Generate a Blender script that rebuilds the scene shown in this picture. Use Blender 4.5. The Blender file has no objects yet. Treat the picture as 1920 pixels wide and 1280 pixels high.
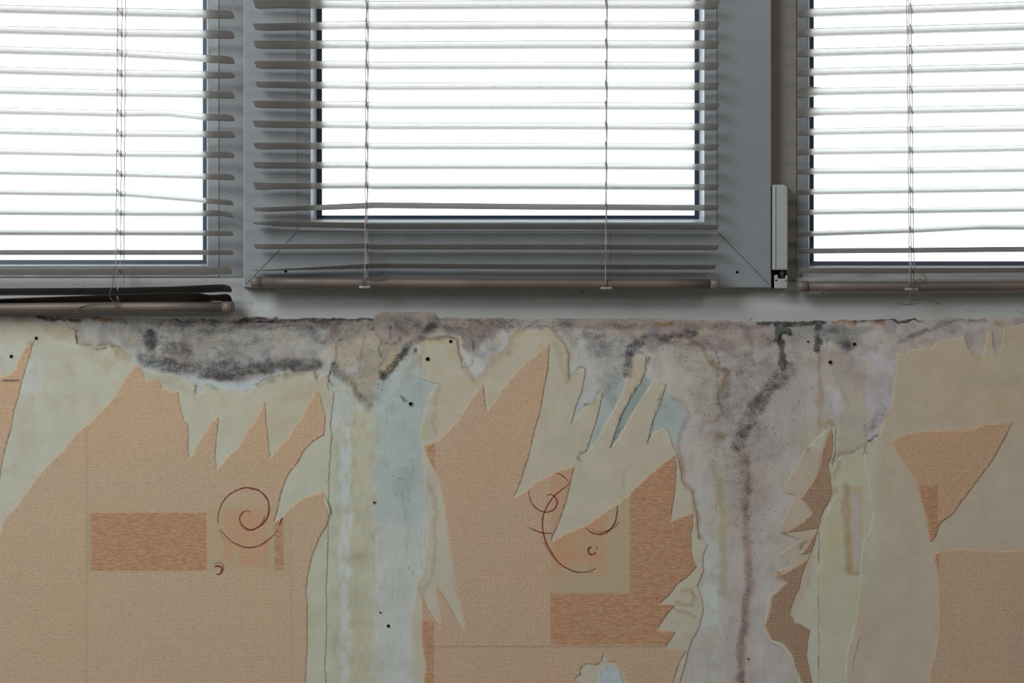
import bpy, math, random
import numpy as np
from mathutils import Vector, noise as mnoise
from mathutils.geometry import delaunay_2d_cdt
random.seed(7)
sc = bpy.context.scene
COL = sc.collection
PI = math.pi

# ------------------------------------------------------------------ camera, world, lights, exposure
D = 1.6                      # camera to wall plane
ZC = 0.95                    # camera height
cam = bpy.data.cameras.new('camera'); cam.lens = 50; cam.sensor_width = 36
co = bpy.data.objects.new('camera', cam); COL.objects.link(co)
co.location = (0, -D, ZC); co.rotation_euler = (PI/2, 0, 0); sc.camera = co
sc.view_settings.view_transform = 'Standard'; sc.view_settings.look = 'None'
sc.view_settings.gamma = 1; sc.view_settings.use_curve_mapping = False
sc.view_settings.exposure = 0.0
w = bpy.data.worlds.new('sky'); sc.world = w; w.use_nodes = True
nt = w.node_tree; bg = nt.nodes['Background']
bg.inputs[0].default_value = (0.90, 0.96, 1.0, 1); bg.inputs[1].default_value = 2.7

def area(name, loc, rot, sx, sy, power, col):
    l = bpy.data.lights.new(name, 'AREA'); l.shape = 'RECTANGLE'; l.size = sx; l.size_y = sy
    l.energy = power; l.color = col
    o = bpy.data.objects.new(name, l); COL.objects.link(o); o.location = loc; o.rotation_euler = rot
    return o
# unseen area light added at the left wall to light the room interior
side = area('side_fill_light', (-1.42, -1.55, 1.85), (0, 0, 0), 1.2, 1.2, 45.0, (0.93, 0.985, 1.0))
side.rotation_euler = (Vector((-0.2, 0, 1.12)) - side.location).to_track_quat('-Z', 'Y').to_euler()
# unseen warm fill added at the back right to warm that side
fill = area('warm_fill_light', (1.2, -2.6, 2.2), (0, 0, 0), 0.6, 0.6, 7.0, (1.0, 0.90, 0.82))
fill.rotation_euler = (Vector((0.5, 0, 0.6)) - fill.location).to_track_quat('-Z', 'Y').to_euler()

# ------------------------------------------------------------------ helpers
def K(y): return 0.72/1920*(D+y)
def P(px, py, y=0.0):
    k = K(y); return ((px-960)*k, y, ZC-(py-640)*k)
def lin(c):
    return tuple((v/255/12.92 if v/255 <= .04045 else ((v/255+.055)/1.055)**2.4) for v in c)

def obj(name, verts, faces, mat, parent=None, smooth=False, mats=None, fm=None):
    me = bpy.data.meshes.new(name); me.from_pydata([tuple(v) for v in verts], [], faces); me.update()
    for m in (mats or [mat]): me.materials.append(m)
    if fm is not None: me.polygons.foreach_set('material_index', fm)
    if smooth: me.polygons.foreach_set('use_smooth', [True]*len(me.polygons))
    o = bpy.data.objects.new(name, me); COL.objects.link(o)
    if parent: o.parent = parent
    return o
def tag(o, label=None, cat=None, group=None, kind=None):
    if label: o['label'] = label
    if cat: o['category'] = cat
    if group: o['group'] = group
    if kind: o['kind'] = kind
    return o
def empty(name, loc=(0, 0, 0)):
    o = bpy.data.objects.new(name, None); COL.objects.link(o); o.location = loc; o.empty_display_size = .02
    return o
def rel(o, parent):                       # parent at an Empty without moving the mesh
    o.parent = parent; o.matrix_parent_inverse = parent.matrix_world.inverted() if False else __import__('mathutils').Matrix.Translation(-parent.location)
    return o

class MB:
    def __init__(s): s.v = []; s.f = []; s.m = []
    def box(s, x0, x1, y0, y1, z0, z1, m=0):
        b = len(s.v)
        s.v += [(x, y, z) for z in (z0, z1) for y in (y0, y1) for x in (x0, x1)]
        for q in ((0,2,3,1),(4,5,7,6),(0,1,5,4),(2,6,7,3),(0,4,6,2),(1,3,7,5)):
            s.f.append([b+i for i in q]); s.m.append(m)
    def loft(s, loops, m=0, cap0=False, cap1=False, closed=True):
        b = len(s.v); n = len(loops[0])
        for l in loops: s.v += [tuple(p) for p in l]
        for i in range(len(loops)-1):
            for j in range(n if closed else n-1):
                k = (j+1) % n
                s.f.append([b+i*n+j, b+i*n+k, b+(i+1)*n+k, b+(i+1)*n+j]); s.m.append(m)
        if cap0: s.f.append([b+j for j in range(n)][::-1]); s.m.append(m)
        if cap1: s.f.append([b+(len(loops)-1)*n+j for j in range(n)]); s.m.append(m)
    def tube(s, pts, r, n=6, m=0, rs=None):
        pts = [Vector(p) for p in pts]; loops = []
        for i, p in enumerate(pts):
            t = (pts[min(i+1, len(pts)-1)]-pts[max(i-1, 0)])
            if t.length < 1e-9: t = Vector((0, 0, 1))
            t.normalize(); a = Vector((0, 1, 0)) if abs(t.y) < .9 else Vector((1, 0, 0))
            u = t.cross(a).normalized(); v = t.cross(u)
            rr = rs[i] if rs else r
            loops.append([p+u*rr*math.cos(2*PI*k/n)+v*rr*math.sin(2*PI*k/n) for k in range(n)])
        s.loft(loops, m, True, True)
    def build(s, name, mats, parent=None, smooth=False):
        if not isinstance(mats, (list, tuple)): mats = [mats]
        return obj(name, s.v, s.f, None, parent, smooth, mats, s.m)

def crom(pts, n=6):
    pts = [np.array(p, float) for p in pts]; out = []
    for i in range(len(pts)-1):
        p0 = pts[max(i-1, 0)]; p1 = pts[i]; p2 = pts[i+1]; p3 = pts[min(i+2, len(pts)-1)]
        for k in range(n):
            t = k/n
            out.append(.5*((2*p1)+(-p0+p2)*t+(2*p0-5*p1+4*p2-p3)*t*t+(-p0+3*p1-3*p2+p3)*t**3))
    out.append(pts[-1]); return out

# ------------------------------------------------------------------ node material helper
class N:
    def __init__(s, name):
        s.mat = bpy.data.materials.new(name); s.mat.use_nodes = True
        s.t = s.mat.node_tree; s.n = s.t.nodes; s.l = s.t.links
        s.b = s.n['Principled BSDF']; s.out = s.n['Material Output']
        s.geo = s.n.new('ShaderNodeNewGeometry').outputs['Position']
    def put(s, sock, val):
        if isinstance(val, bpy.types.NodeSocket): s.l.new(val, sock)
        elif isinstance(val, (tuple, list)) and len(val) == 3 and sock.type == 'RGBA': sock.default_value = (*val, 1)
        else: sock.default_value = val
    def math(s, op, a, b=0.0, c=0.0, clamp=False):
        n = s.n.new('ShaderNodeMath'); n.operation = op; n.use_clamp = clamp
        s.put(n.inputs[0], a); s.put(n.inputs[1], b); s.put(n.inputs[2], c); return n.outputs[0]
    def noise(s, scale, detail=3, rough=.55, vec=None, stretch=None, dist=0.0):
        v = vec or s.geo
        if stretch:
            m = s.n.new('ShaderNodeMapping'); m.inputs['Scale'].default_value = stretch; s.l.new(v, m.inputs[0]); v = m.outputs[0]
        n = s.n.new('ShaderNodeTexNoise'); s.l.new(v, n.inputs['Vector'])
        n.inputs['Scale'].default_value = scale; n.inputs['Detail'].default_value = detail
        n.inputs['Roughness'].default_value = rough; n.inputs['Distortion'].default_value = dist
        return n.outputs['Fac']
    def ramp(s, x, a, b, lo=0.0, hi=1.0):
        n = s.n.new('ShaderNodeMapRange'); n.interpolation_type = 'SMOOTHSTEP'
        s.put(n.inputs[0], x); s.put(n.inputs[1], a); s.put(n.inputs[2], b); s.put(n.inputs[3], lo); s.put(n.inputs[4], hi)
        return n.outputs[0]
    def mix(s, f, a, b, mode='MIX'):
        n = s.n.new('ShaderNodeMix'); n.data_type = 'RGBA'; n.blend_type = mode
        s.put(n.inputs['Factor'], f); s.put(n.inputs[6], a); s.put(n.inputs[7], b); return n.outputs[2]
    def attr(s, name):
        n = s.n.new('ShaderNodeAttribute'); n.attribute_name = name; return n
    def sep(s, v):
        n = s.n.new('ShaderNodeSeparateXYZ'); s.l.new(v, n.inputs[0]); return n.outputs
    def bump(s, h, strength, dist):
        n = s.n.new('ShaderNodeBump'); s.put(n.inputs['Height'], h)
        n.inputs['Strength'].default_value = strength; n.inputs['Distance'].default_value = dist
        s.l.new(n.outputs[0], s.b.inputs['Normal']); return n
    def base(s, c, rough=.8, metal=0.0, spec=None):
        s.put(s.b.inputs['Base Color'], c); s.put(s.b.inputs['Roughness'], rough); s.put(s.b.inputs['Metallic'], metal)
        if spec is not None: s.put(s.b.inputs['Specular IOR Level'], spec)
        return s.mat
    def box(s, x, z, x0, x1, y0, y1, soft=1.5, wob=None):   # rectangle mask, px on the wall plane
        k = K(0); X0, X1 = (x0-960)*k, (x1-960)*k; Z0, Z1 = ZC-(y1-640)*k, ZC-(y0-640)*k; e = soft*k
        if wob is not None: x = s.math('ADD', x, wob); z = s.math('ADD', z, wob)
        a = s.ramp(x, X0-e, X0+e); b = s.ramp(x, X1-e, X1+e, 1, 0)
        c = s.ramp(z, Z0-e, Z0+e); d = s.ramp(z, Z1-e, Z1+e, 1, 0)
        return s.math('MULTIPLY', s.math('MULTIPLY', a, b), s.math('MULTIPLY', c, d))

# ------------------------------------------------------------------ painted wear maps (stains, mould, glue) as vertex attributes
G = 2.0; MX0, MY0 = -160.0, 575.0; MW, MH = 1120, 420
GX, GY = np.meshgrid(MX0+np.arange(MW)*G, MY0+np.arange(MH)*G)
rng = np.random.default_rng(5)
def vnoise(sx, sy, seed):
    r = np.random.default_rng(seed); x = (GX-MX0)/sx; y = (GY-MY0)/sy
    g = r.random((int(y.max())+3, int(x.max())+3)); xi = x.astype(int); yi = y.astype(int)
    fx = x-xi; fy = y-yi; fx = fx*fx*(3-2*fx); fy = fy*fy*(3-2*fy)
    return (g[yi, xi]*(1-fx)+g[yi, xi+1]*fx)*(1-fy)+(g[yi+1, xi]*(1-fx)+g[yi+1, xi+1]*fx)*fy
def fbm(s, seed, o=4, ar=1.0):
    t = 0; a = 1; n = 0
    for i in range(o): t = t+a*vnoise(s*ar/2**i, s/2**i, seed+i*17); n += a; a *= .55
    return t/n
WX = GX+(fbm(26, 1)-.5)*16+(fbm(7, 2, 2)-.5)*5; WY = GY+(fbm(26, 3)-.5)*16+(fbm(7, 4, 2)-.5)*5
def sstep(x, a, b):
    t = np.clip((x-a)/(b-a), 0, 1); return t*t*(3-2*t)
def seg_d(X, Y, pts, close=False):
    d = np.full(X.shape, 1e9); pts = list(pts)+([pts[0]] if close else [])
    for (x0, y0), (x1, y1) in zip(pts, pts[1:]):
        dx, dy = x1-x0, y1-y0; t = np.clip(((X-x0)*dx+(Y-y0)*dy)/(dx*dx+dy*dy+1e-9), 0, 1)
        d = np.minimum(d, (X-x0-t*dx)**2+(Y-y0-t*dy)**2)
    return np.sqrt(d)
def inside(X, Y, pts):
    r = np.zeros(np.shape(X), bool); n = len(pts)
    for i in range(n):
        x0, y0 = pts[i]; x1, y1 = pts[(i+1) % n]
        if y0 == y1: continue
        c = ((y0 > Y) != (y1 > Y)) & (X < (x1-x0)*(Y-y0)/(y1-y0)+x0); r ^= c
    return r
def poly(pts, f=6, warp=True):
    X, Y = (WX, WY) if warp else (GX, GY)
    d = seg_d(X, Y, pts, True); return sstep(np.where(inside(X, Y, pts), d, -d), -f/2, f/2)
def stroke(pts, w, f=3, warp=True):
    X, Y = (WX, WY) if warp else (GX, GY)
    return 1-sstep(seg_d(X, Y, pts), w/2, w/2+f)
def blob(cx, cy, rx, ry, rot=0, warp=True):
    X, Y = (WX, WY) if warp else (GX, GY)
    c, s_ = math.cos(math.radians(rot)), math.sin(math.radians(rot)); x = X-cx; y = Y-cy
    return np.exp(-(((x*c+y*s_)/rx)**2+((-x*s_+y*c)/ry)**2))
class Map3:
    def __init__(s, c): s.a = np.zeros((MH, MW, 3)); s.a[:] = lin(c)
    def put(s, m, c, k=1.0): m = (m*k)[..., None]; s.a = s.a*(1-m)+np.array(lin(c))*m

# ---- plaster colours
pl = Map3((206, 206, 202))
pl.put(sstep(GX, 1000, 1400), (204, 194, 190))
pl.put(poly([(600, 690), (800, 690), (790, 1400), (600, 1400)], 20), (208, 212, 206))
pl.put(poly([(690, 700), (830, 700), (800, 760), (792, 860), (800, 960), (770, 985), (705, 980), (690, 860)], 34), (192, 202, 199), .9)
pl.put(poly([(660, 770), (700, 770), (700, 1400), (652, 1400)], 16), (204, 202, 178), .95)
pl.put(poly([(612, 800), (640, 800), (632, 1400), (608, 1400)], 12), (206, 206, 184), .8)
pl.put(poly([(640, 800), (660, 800), (650, 1400), (636, 1400)], 6), (214, 220, 216), .9)
pl.put(blob(770, 730, 28, 60), (180, 195, 194), .8); pl.put(blob(770, 880, 30, 80), (182, 194, 191), .6)
pl.put(poly([(620, 640), (765, 630), (740, 690), (700, 720), (690, 770), (660, 740)], 10), (196, 184, 164), .9)
pl.put(poly([(646, 642), (680, 625), (676, 690), (650, 700)], 4), (206, 194, 176), .9)
pl.put(poly([(648, 690), (678, 680), (674, 700), (650, 704)], 4), (212, 206, 208), 1)
pl.put(poly([(718, 660), (760, 650), (745, 685), (716, 700)], 4), (206, 190, 158), .9)
for pts in ([(1065, 700), (1100, 690), (1092, 760), (1070, 800)], [(1110, 800), (1150, 700), (1180, 720), (1130, 830), (1098, 850)]):
    pl.put(poly(pts, 8), (188, 197, 195), .95)
pl.put(poly([(1140, 850), (1170, 760), (1210, 700), (1230, 730), (1185, 790)], 6), (164, 178, 174), 1)
pl.put(poly([(1212, 840), (1240, 730), (1280, 740), (1290, 800), (1270, 830)], 8), (182, 194, 191), 1)
pl.put(poly([(1210, 700), (1320, 650), (1370, 700), (1330, 800), (1290, 760)], 14), (208, 202, 190), .8)
pl.put(poly([(1300, 860), (1360, 840), (1355, 1280), (1300, 1400), (1290, 1400), (1320, 1060)], 14), (204, 202, 194), .9)
pl.put(poly([(1322, 1010), (1352, 1010), (1345, 1170), (1318, 1170)], 10), (208, 214, 212), .9)
pl.put(poly([(1470, 850), (1540, 790), (1500, 860), (1440, 1050), (1430, 1300), (1410, 1300), (1430, 1000)], 14), (206, 202, 198), .9)
pl.put(poly([(1575, 725), (1545, 725), (1545, 770), (1575, 775)], 5), (212, 210, 210), .9)
pl.put(poly([(1576, 700), (1622, 690), (1620, 800), (1582, 795)], 8), (200, 190, 172), .8)
pl.put(poly([(1625, 660), (1680, 660), (1672, 760), (1655, 800), (1625, 860)], 5), (208, 200, 204), .9)
pl.put(poly([(1475, 830), (1530, 780), (1610, 790), (1640, 860), (1560, 870)], 18), (200, 194, 176), .8)
pl.put(poly([(1083, 1290), (1130, 1226), (1170, 1257), (1180, 1290)], 4), (200, 206, 184), 1)
pl.put(poly([(1122, 1400), (1120, 1260), (1135, 1244), (1160, 1256), (1178, 1400)], 6), (196, 208, 212), 1)
# top band under the window
pl.put(poly([(60, 560), (1480, 560), (1480, 606), (1250, 622), (960, 606), (880, 660), (700, 640), (560, 625), (430, 612), (130, 606)], 10), (176, 160, 150), .85)
pl.put(poly([(130, 600), (330, 600), (620, 615), (600, 690), (430, 725), (250, 665), (143, 646)], 10), (190, 190, 184), 1)
pl.put(stroke([(255, 676), (330, 695), (370, 708), (410, 722), (450, 728), (480, 720), (520, 700)], 7, 6), (206, 216, 218), 1)
pl.put(blob(535, 698, 7, 9)+blob(508, 710, 7, 4), (130, 160, 152), .9)
pl.put(blob(400, 727, 10, 4), (140, 166, 160), .8)
pl.put(poly([(1100, 605), (1480, 605), (1480, 640), (1300, 660), (1100, 620)], 12), (190, 172, 166), .7)
pl.put(poly([(1470, 607), (1640, 612), (1605, 636), (1570, 645), (1480, 640)], 8), (140, 152, 144), .75)
pl.put(poly([(1640, 600), (1920, 590), (2100, 590), (2100, 640), (1700, 660)], 8), (198, 186, 180), .8)
# ---- mould density
M = np.zeros(GX.shape)
def mput(m, k): 
    global M
    M = np.maximum(M, m*k)
mput(poly([(145, 598), (330, 596), (620, 602), (640, 640), (590, 680), (480, 712), (430, 722), (330, 700), (262, 668), (228, 640), (180, 625)], 30), .42)
mput(blob(283, 640, 18, 34), .85); mput(blob(400, 622, 62, 12), .72); mput(stroke([(270, 668), (340, 690), (430, 700), (520, 680), (590, 683)], 12, 22), .62)
mput(blob(330, 655, 60, 22), .62); mput(blob(420, 680, 60, 16), .62); mput(blob(500, 612, 80, 14), .45)
M *= 1-.75*blob(555, 655, 60, 22); M *= 1-.7*blob(180, 615, 50, 22)
mput(stroke([(450, 599), (560, 600), (700, 600)], 4, 5), .9); mput(stroke([(350, 600), (450, 602)], 3, 5), .6)
mput(stroke([(630, 610), (720, 605), (960, 608)], 14, 14), .5); mput(blob(806, 612, 15, 12), 1.0); mput(blob(850, 615, 45, 12), .62)
mput(blob(910, 625, 30, 20), .6); mput(blob(880, 640, 20, 20), .4)
mput(stroke([(800, 625), (765, 650), (745, 680), (718, 703)], 9, 8), .72); mput(blob(779, 660, 6, 9, 30), .8)
mput(stroke([(600, 630), (650, 622)], 20, 20), .4)
mput(stroke([(628, 690), (660, 722), (690, 765)], 6, 14), .5); mput(blob(700, 745, 24, 28), .42); mput(blob(735, 765, 28, 16), .30); mput(blob(725, 830, 30, 90), .16)
mput(stroke([(960, 604), (1060, 612), (1100, 628)], 9, 14), .55); mput(blob(1110, 630, 34, 10), .6)
mput(poly([(1085, 620), (1180, 620), (1175, 700), (1150, 770), (1125, 740), (1105, 680)], 22), .42)
mput(stroke([(1176, 700), (1178, 655), (1205, 634), (1260, 628), (1305, 622)], 8, 12), .68); mput(stroke([(1205, 632), (1305, 645)], 6, 14), .5)
mput(poly([(1210, 640), (1480, 600), (1490, 690), (1450, 740), (1400, 830), (1360, 820), (1300, 720)], 40), .36)
mput(blob(1395, 700, 40, 26), .52); mput(stroke([(1475, 690), (1430, 745), (1395, 800), (1385, 835)], 14, 22), .62); mput(blob(1370, 790, 18, 40), .5)
mput(blob(1440, 680, 40, 20), .42); mput(blob(1500, 650, 50, 14), .35); mput(blob(1384, 838, 6, 6), 1.0); mput(blob(1389, 818, 6, 6), .9)
mput(poly([(1380, 820), (1470, 770), (1430, 900), (1410, 1010), (1360, 1000), (1330, 880)], 30), .27)
mput(stroke([(1400, 850), (1400, 985), (1404, 1080), (1392, 1200), (1382, 1400)], 5, 11), .50); mput(blob(1385, 985, 22, 5), .45)
mput(stroke([(1366, 1000), (1372, 1120), (1365, 1260)], 4, 14), .22)
mput(stroke([(1455, 607), (1462, 640), (1465, 670), (1467, 690)], 7, 5), .95); mput(stroke([(1466, 690), (1470, 705), (1455, 720)], 8, 8), .6)
mput(stroke([(1425, 604), (1470, 606), (1545, 604)], 7, 6), .95); mput(stroke([(1534, 605), (1534, 655)], 7, 5), .78)
mput(stroke([(1534, 655), (1535, 700)], 2, 3), .4); mput(blob(1585, 645, 22, 16), .66); mput(blob(1565, 622, 50, 10), .55)
mput(stroke([(1675, 655), (1705, 632), (1750, 615), (1790, 602), (1850, 598)], 3, 8), .5); mput(stroke([(1600, 600), (1720, 600)], 3, 4), .8)
mput(stroke([(1630, 805), (1645, 785), (1660, 765)], 10, 12), .42); mput(stroke([(1627, 830), (1635, 822), (1648, 818)], 2, 4), .8)
mput(blob(1780, 780, 22, 6), .25); mput(blob(1735, 753, 12, 3), .45)
mput(blob(722, 940, 50, 60), .13); mput(blob(698, 1010, 12, 110), .2); mput(blob(715, 1110, 30, 40), .16); mput(blob(760, 900, 30, 60), .28)
mput(stroke([(754, 920), (765, 985), (760, 1050), (775, 1080)], 2, 6), .33)
mput(stroke([(5, 714), (36, 714)], 2, 2, False), .85); mput(stroke([(45, 658), (60, 640)], 4, 7), .45)
mput(stroke([(70, 593), (110, 598), (150, 602)], 3, 5), .7); mput(blob(0, 0, 1, 1), 0)
mput(poly([(1300, 650), (1380, 700), (1470, 700), (1440, 860), (1400, 1000), (1330, 860), (1290, 760)], 50), .40)
mput(poly([(1290, 640), (1480, 640), (1520, 720), (1460, 900), (1420, 1040), (1360, 1020), (1330, 900), (1290, 760)], 70), .33)
mput(stroke([(1350, 700), (1360, 760), (1385, 820)], 14, 34), .46); mput(stroke([(1480, 640), (1500, 700), (1480, 800)], 20, 30), .30)
mput(poly([(150, 596), (640, 596), (960, 604), (1480, 600), (1480, 622), (960, 618), (640, 628), (300, 616)], 16), .50)
mput(poly([(640, 600), (960, 606), (900, 640), (790, 640), (700, 625)], 20), .42); mput(blob(460, 625, 120, 30), .42); mput(poly([(630, 640), (640, 690), (700, 770), (740, 700), (790, 640)], 20), .30)
mput(poly([(980, 610), (1300, 606), (1460, 612), (1460, 650), (1200, 660), (1090, 650)], 20), .34); mput(blob(1440, 640, 40, 26), .46); mput(blob(1420, 900, 50, 90), .24)
_f = fbm(15, 131, 4, 1.7); _g = fbm(48, 137, 3, 1.4)
M = np.where(GX < 640, M*1.22, M*1.06)
M = np.where(M > .90, M, M*np.clip(.58+.9*_f+.35*(_g-.5), .5, 1.2)); M = np.clip(M, 0, 1)
# ---- brown tide lines
S = np.zeros(GX.shape)
def sput(m, k):
    global S
    S = np.maximum(S, m*k)
sput(stroke([(100, 596), (105, 606), (125, 614), (142, 620), (142, 645), (175, 649), (210, 648), (228, 655), (245, 668)], 3, 5), .40)
sput(poly([(85, 600), (125, 612), (142, 622), (142, 645), (100, 635), (80, 620)], 8), .32); sput(stroke([(215, 650), (222, 668), (245, 670)], 5, 6), .45)
sput(stroke([(256, 690), (300, 712), (345, 730), (362, 740)], 5, 8), .22); sput(blob(320, 712, 26, 14), .3); sput(blob(550, 735, 30, 20), .2)
sput(stroke([(480, 724), (520, 704), (590, 697), (596, 715)], 2, 5), .3)
sput(stroke([(793, 634), (793, 700)], 2, 4), .35); sput(stroke([(795, 632), (845, 636), (858, 640), (865, 675), (890, 714), (912, 692), (928, 668), (950, 660), (962, 628), (985, 612), (1030, 614), (1055, 640), (1068, 662), (1065, 707)], 3, 5), .45)
sput(stroke([(822, 720), (817, 760), (815, 810)], 2, 6), .3); sput(stroke([(1040, 645), (1052, 680), (1060, 715)], 2, 5), .3)
sput(stroke([(1240, 628), (1290, 628), (1312, 648), (1325, 672), (1333, 684), (1365, 696), (1356, 715), (1350, 745), (1355, 775), (1342, 790)], 3, 5), .72)
sput(stroke([(1342, 790), (1322, 788), (1310, 810)], 2, 4), .45); sput(blob(1345, 820, 12, 5), .75); sput(blob(1336, 790, 12, 6), .5); sput(blob(1350, 750, 12, 32), .45)
sput(stroke([(1262, 745), (1285, 752), (1292, 775), (1280, 800), (1270, 830), (1275, 856)], 2, 5), .42)
sput(stroke([(1270, 835), (1275, 872), (1281, 904), (1298, 918), (1304, 945), (1306, 975), (1311, 1008)], 4, 5), .6)
sput(stroke([(1279, 1110), (1295, 1107), (1303, 1120), (1297, 1136), (1280, 1134), (1268, 1125)], 2, 4), .5); sput(stroke([(1262, 1138), (1290, 1150), (1306, 1160)], 2, 4), .4)
sput(stroke([(1335, 870), (1352, 900), (1356, 1000), (1355, 1110)], 5, 8), .34); sput(stroke([(1500, 606), (1520, 606)], 3, 4), .0)
sput(stroke([(1535, 660), (1537, 720), (1538, 800)], 4, 4), .42); sput(stroke([(1542, 795), (1556, 790), (1566, 796), (1558, 806), (1552, 800)], 3, 4), .55)
sput(stroke([(1553, 810), (1548, 832), (1540, 860), (1530, 905)], 1, 4), .35); sput(stroke([(1556, 858), (1572, 850), (1600, 848), (1612, 835)], 2, 5), .5)
sput(stroke([(1555, 860), (1575, 865), (1565, 890), (1556, 905), (1564, 920), (1556, 932)], 3, 4), .4); sput(blob(1471, 998, 5, 5, 0, False), 1.0); sput(blob(1516, 843, 5, 4), .8); sput(blob(1466, 905, 6, 5), .3)
sput(blob(1455, 1078, 5, 5), .8); sput(stroke([(1622, 700), (1624, 760), (1618, 850)], 1, 4), .25); sput(stroke([(1536, 860), (1536, 1400)], 1, 2, False), .18)
sput(stroke([(805, 900), (818, 960), (814, 1020), (812, 1080), (795, 1110)], 2, 5), .32); sput(blob(670, 1045, 24, 8), .35); sput(blob(664, 1170, 16, 8), .35); sput(blob(632, 1210, 10, 40), .28)
sput(stroke([(1405, 612), (1406, 650)], 3, 5), .5); sput(stroke([(180, 597), (205, 597), (212, 603)], 3, 5), .95); sput(stroke([(1565, 604), (1600, 604)], 6, 4), 1.0); sput(stroke([(1633, 605), (1660, 606)], 7, 2), 1.0)
sput(stroke([(1235, 604), (1265, 606)], 3, 3), .9); sput(blob(1875, 604, 8, 4), .7); sput(blob(905, 612, 20, 8), .4)
sput(stroke([(1586, 915), (1588, 1000), (1590, 1070)], 6, 8), .45); sput(stroke([(1590, 1075), (1612, 1076)], 2, 4), .4)
sput(stroke([(785, 1100), (800, 1118), (795, 1135)], 2, 5), .3); sput(stroke([(1180, 870), (1168, 905), (1175, 925)], 1, 2), .35)
# ---- dark hairline cracks and peeling edges
C = np.zeros(GX.shape)
def cput(pts, wd=.6, k=.8):
    global C
    C = np.maximum(C, stroke(pts, wd, 2.2)*k)
for pts in ([(330, 600), (360, 604), (400, 600), (425, 607), (450, 598)], [(350, 605), (380, 606), (420, 604)], [(455, 600), (452, 608), (440, 604)], [(478, 722), (500, 708), (520, 700), (528, 692)],
            [(528, 692), (560, 690), (588, 696), (596, 712), (602, 704)], [(625, 720), (618, 700), (628, 684), (632, 655), (640, 632)], [(680, 625), (676, 660), (672, 698)], [(712, 632), (713, 700)],
            [(690, 618), (706, 622), (714, 640), (735, 644), (752, 636), (762, 632)], [(745, 680), (716, 705)], [(795, 632), (830, 636), (848, 634)], [(862, 620), (872, 648)], [(882, 615), (890, 660), (888, 686)],
            [(866, 690), (876, 693), (888, 684)], [(1065, 706), (1085, 694), (1097, 688)], [(1090, 770), (1112, 752), (1127, 733)], [(1205, 700), (1180, 750), (1165, 780), (1146, 840)], [(1241, 740), (1228, 780), (1214, 830)],
            [(1097, 848), (1085, 858), (1092, 866)], [(1600, 598), (1610, 604), (1622, 596), (1640, 598), (1700, 597)], [(1480, 600), (1495, 604), (1520, 598), (1545, 603)], [(1665, 596), (1700, 598), (1735, 600)], [(1815, 605), (1820, 598), (1850, 594)],
            [(732, 615), (733, 636)], [(745, 745), (760, 757)], [(1215, 665), (1211, 700)], [(1190, 660), (1206, 664)], [(1340, 655), (1347, 700), (1350, 750)], [(370, 722), (366, 738)], [(1625, 830), (1622, 850)],
            [(1550, 640), (1548, 660)], [(1530, 1010), (1500, 1030)], [(145, 620), (142, 646)], [(175, 652), (225, 650)]):
    cput(pts)
# ---- paper colours
bk = Map3((208, 206, 190))
bk.put(poly([(40, 650), (80, 640), (80, 736), (38, 736)], 6, False), (208, 213, 206), .8); bk.put(poly([(-200, 590), (66, 590), (66, 640), (0, 730), (-200, 730)], 10), (208, 208, 196), .9)
bk.put(poly([(0, 595), (140, 600), (100, 640), (0, 640)], 20), (208, 200, 184), .8)
bk.put(poly([(350, 720), (600, 690), (610, 800), (500, 830), (350, 800)], 30), (208, 202, 178), .6); bk.put(blob(515, 790, 30, 34), (206, 190, 160), .6)
bk.put(poly([(600, 830), (630, 830), (618, 1400), (570, 1400), (580, 1000)], 14), (206, 206, 184), .8)
bk.put(sstep(GX, 700, 860)*(1-sstep(GX, 1360, 1400)), (209, 199, 180), .85)
bk.put(poly([(830, 715), (960, 680), (880, 790), (820, 820)], 14), (212, 198, 178), .9); bk.put(poly([(1160, 790), (1190, 720), (1205, 740), (1290, 850), (1190, 900), (1150, 860)], 30), (210, 196, 176), .5)
bk.put(poly([(1180, 700), (1206, 668), (1206, 700), (1170, 790)], 6), (210, 192, 168), .8)
bk.put(poly([(1455, 850), (1560, 840), (1545, 960), (1520, 1100), (1440, 1200)], 12), (204, 188, 170), .95)
bk.put(poly([(1536, 800), (1700, 700), (1640, 1400), (1530, 1400)], 2, False), (206, 200, 160), 0)
bk.put(sstep(GX, 1620, 1660)*sstep(GY, 590, 600), (208, 192, 172), .95)
bk.put(poly([(1690, 660), (1930, 600), (2200, 600), (2200, 800), (1750, 800)], 80), (212, 190, 164), .75)
bk.put(poly([(1600, 1050), (1760, 900), (1760, 1060), (1750, 1200), (1660, 1250), (1600, 1200)], 70), (206, 196, 178), .7)
bk.put(poly([(1606, 1100), (1650, 1150), (1620, 1290), (1584, 1290)], 30), (204, 180, 160), .7)
bk.put(poly([(1860, 880), (2200, 850), (2200, 1010), (1800, 1010)], 50), (208, 196, 178), .7)
gl = Map3((206, 203, 178))
gl.put(poly([(1577, 860), (1586, 860), (1583, 1400), (1574, 1400)], 5, False), (206, 204, 186), .9)
gl.put(poly([(1616, 860), (1640, 860), (1640, 960), (1616, 960)], 5), (208, 202, 186), .8)
gl.put(poly([(1586, 911), (1617, 911), (1614, 1077), (1588, 1077)], 2, False), (206, 186, 158), .9); gl.put(poly([(1596, 925), (1614, 920), (1613, 1060), (1600, 1050)], 12), (204, 196, 196), .9)
gl.put(blob(1560, 1000, 20, 40), (208, 200, 152), .5)
wp = Map3((211, 185, 157))
wp.put(sstep(GX, 700, 800), (212, 182, 158), .8)
wp.put(poly([(180, 720), (256, 670), (620, 700), (620, 960), (560, 960), (400, 860), (240, 840), (120, 860)], 120), (216, 184, 152), .8)
wp.put(poly([(820, 860), (1040, 640), (1030, 760), (980, 920), (860, 960)], 90), (216, 183, 152), .8)
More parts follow.
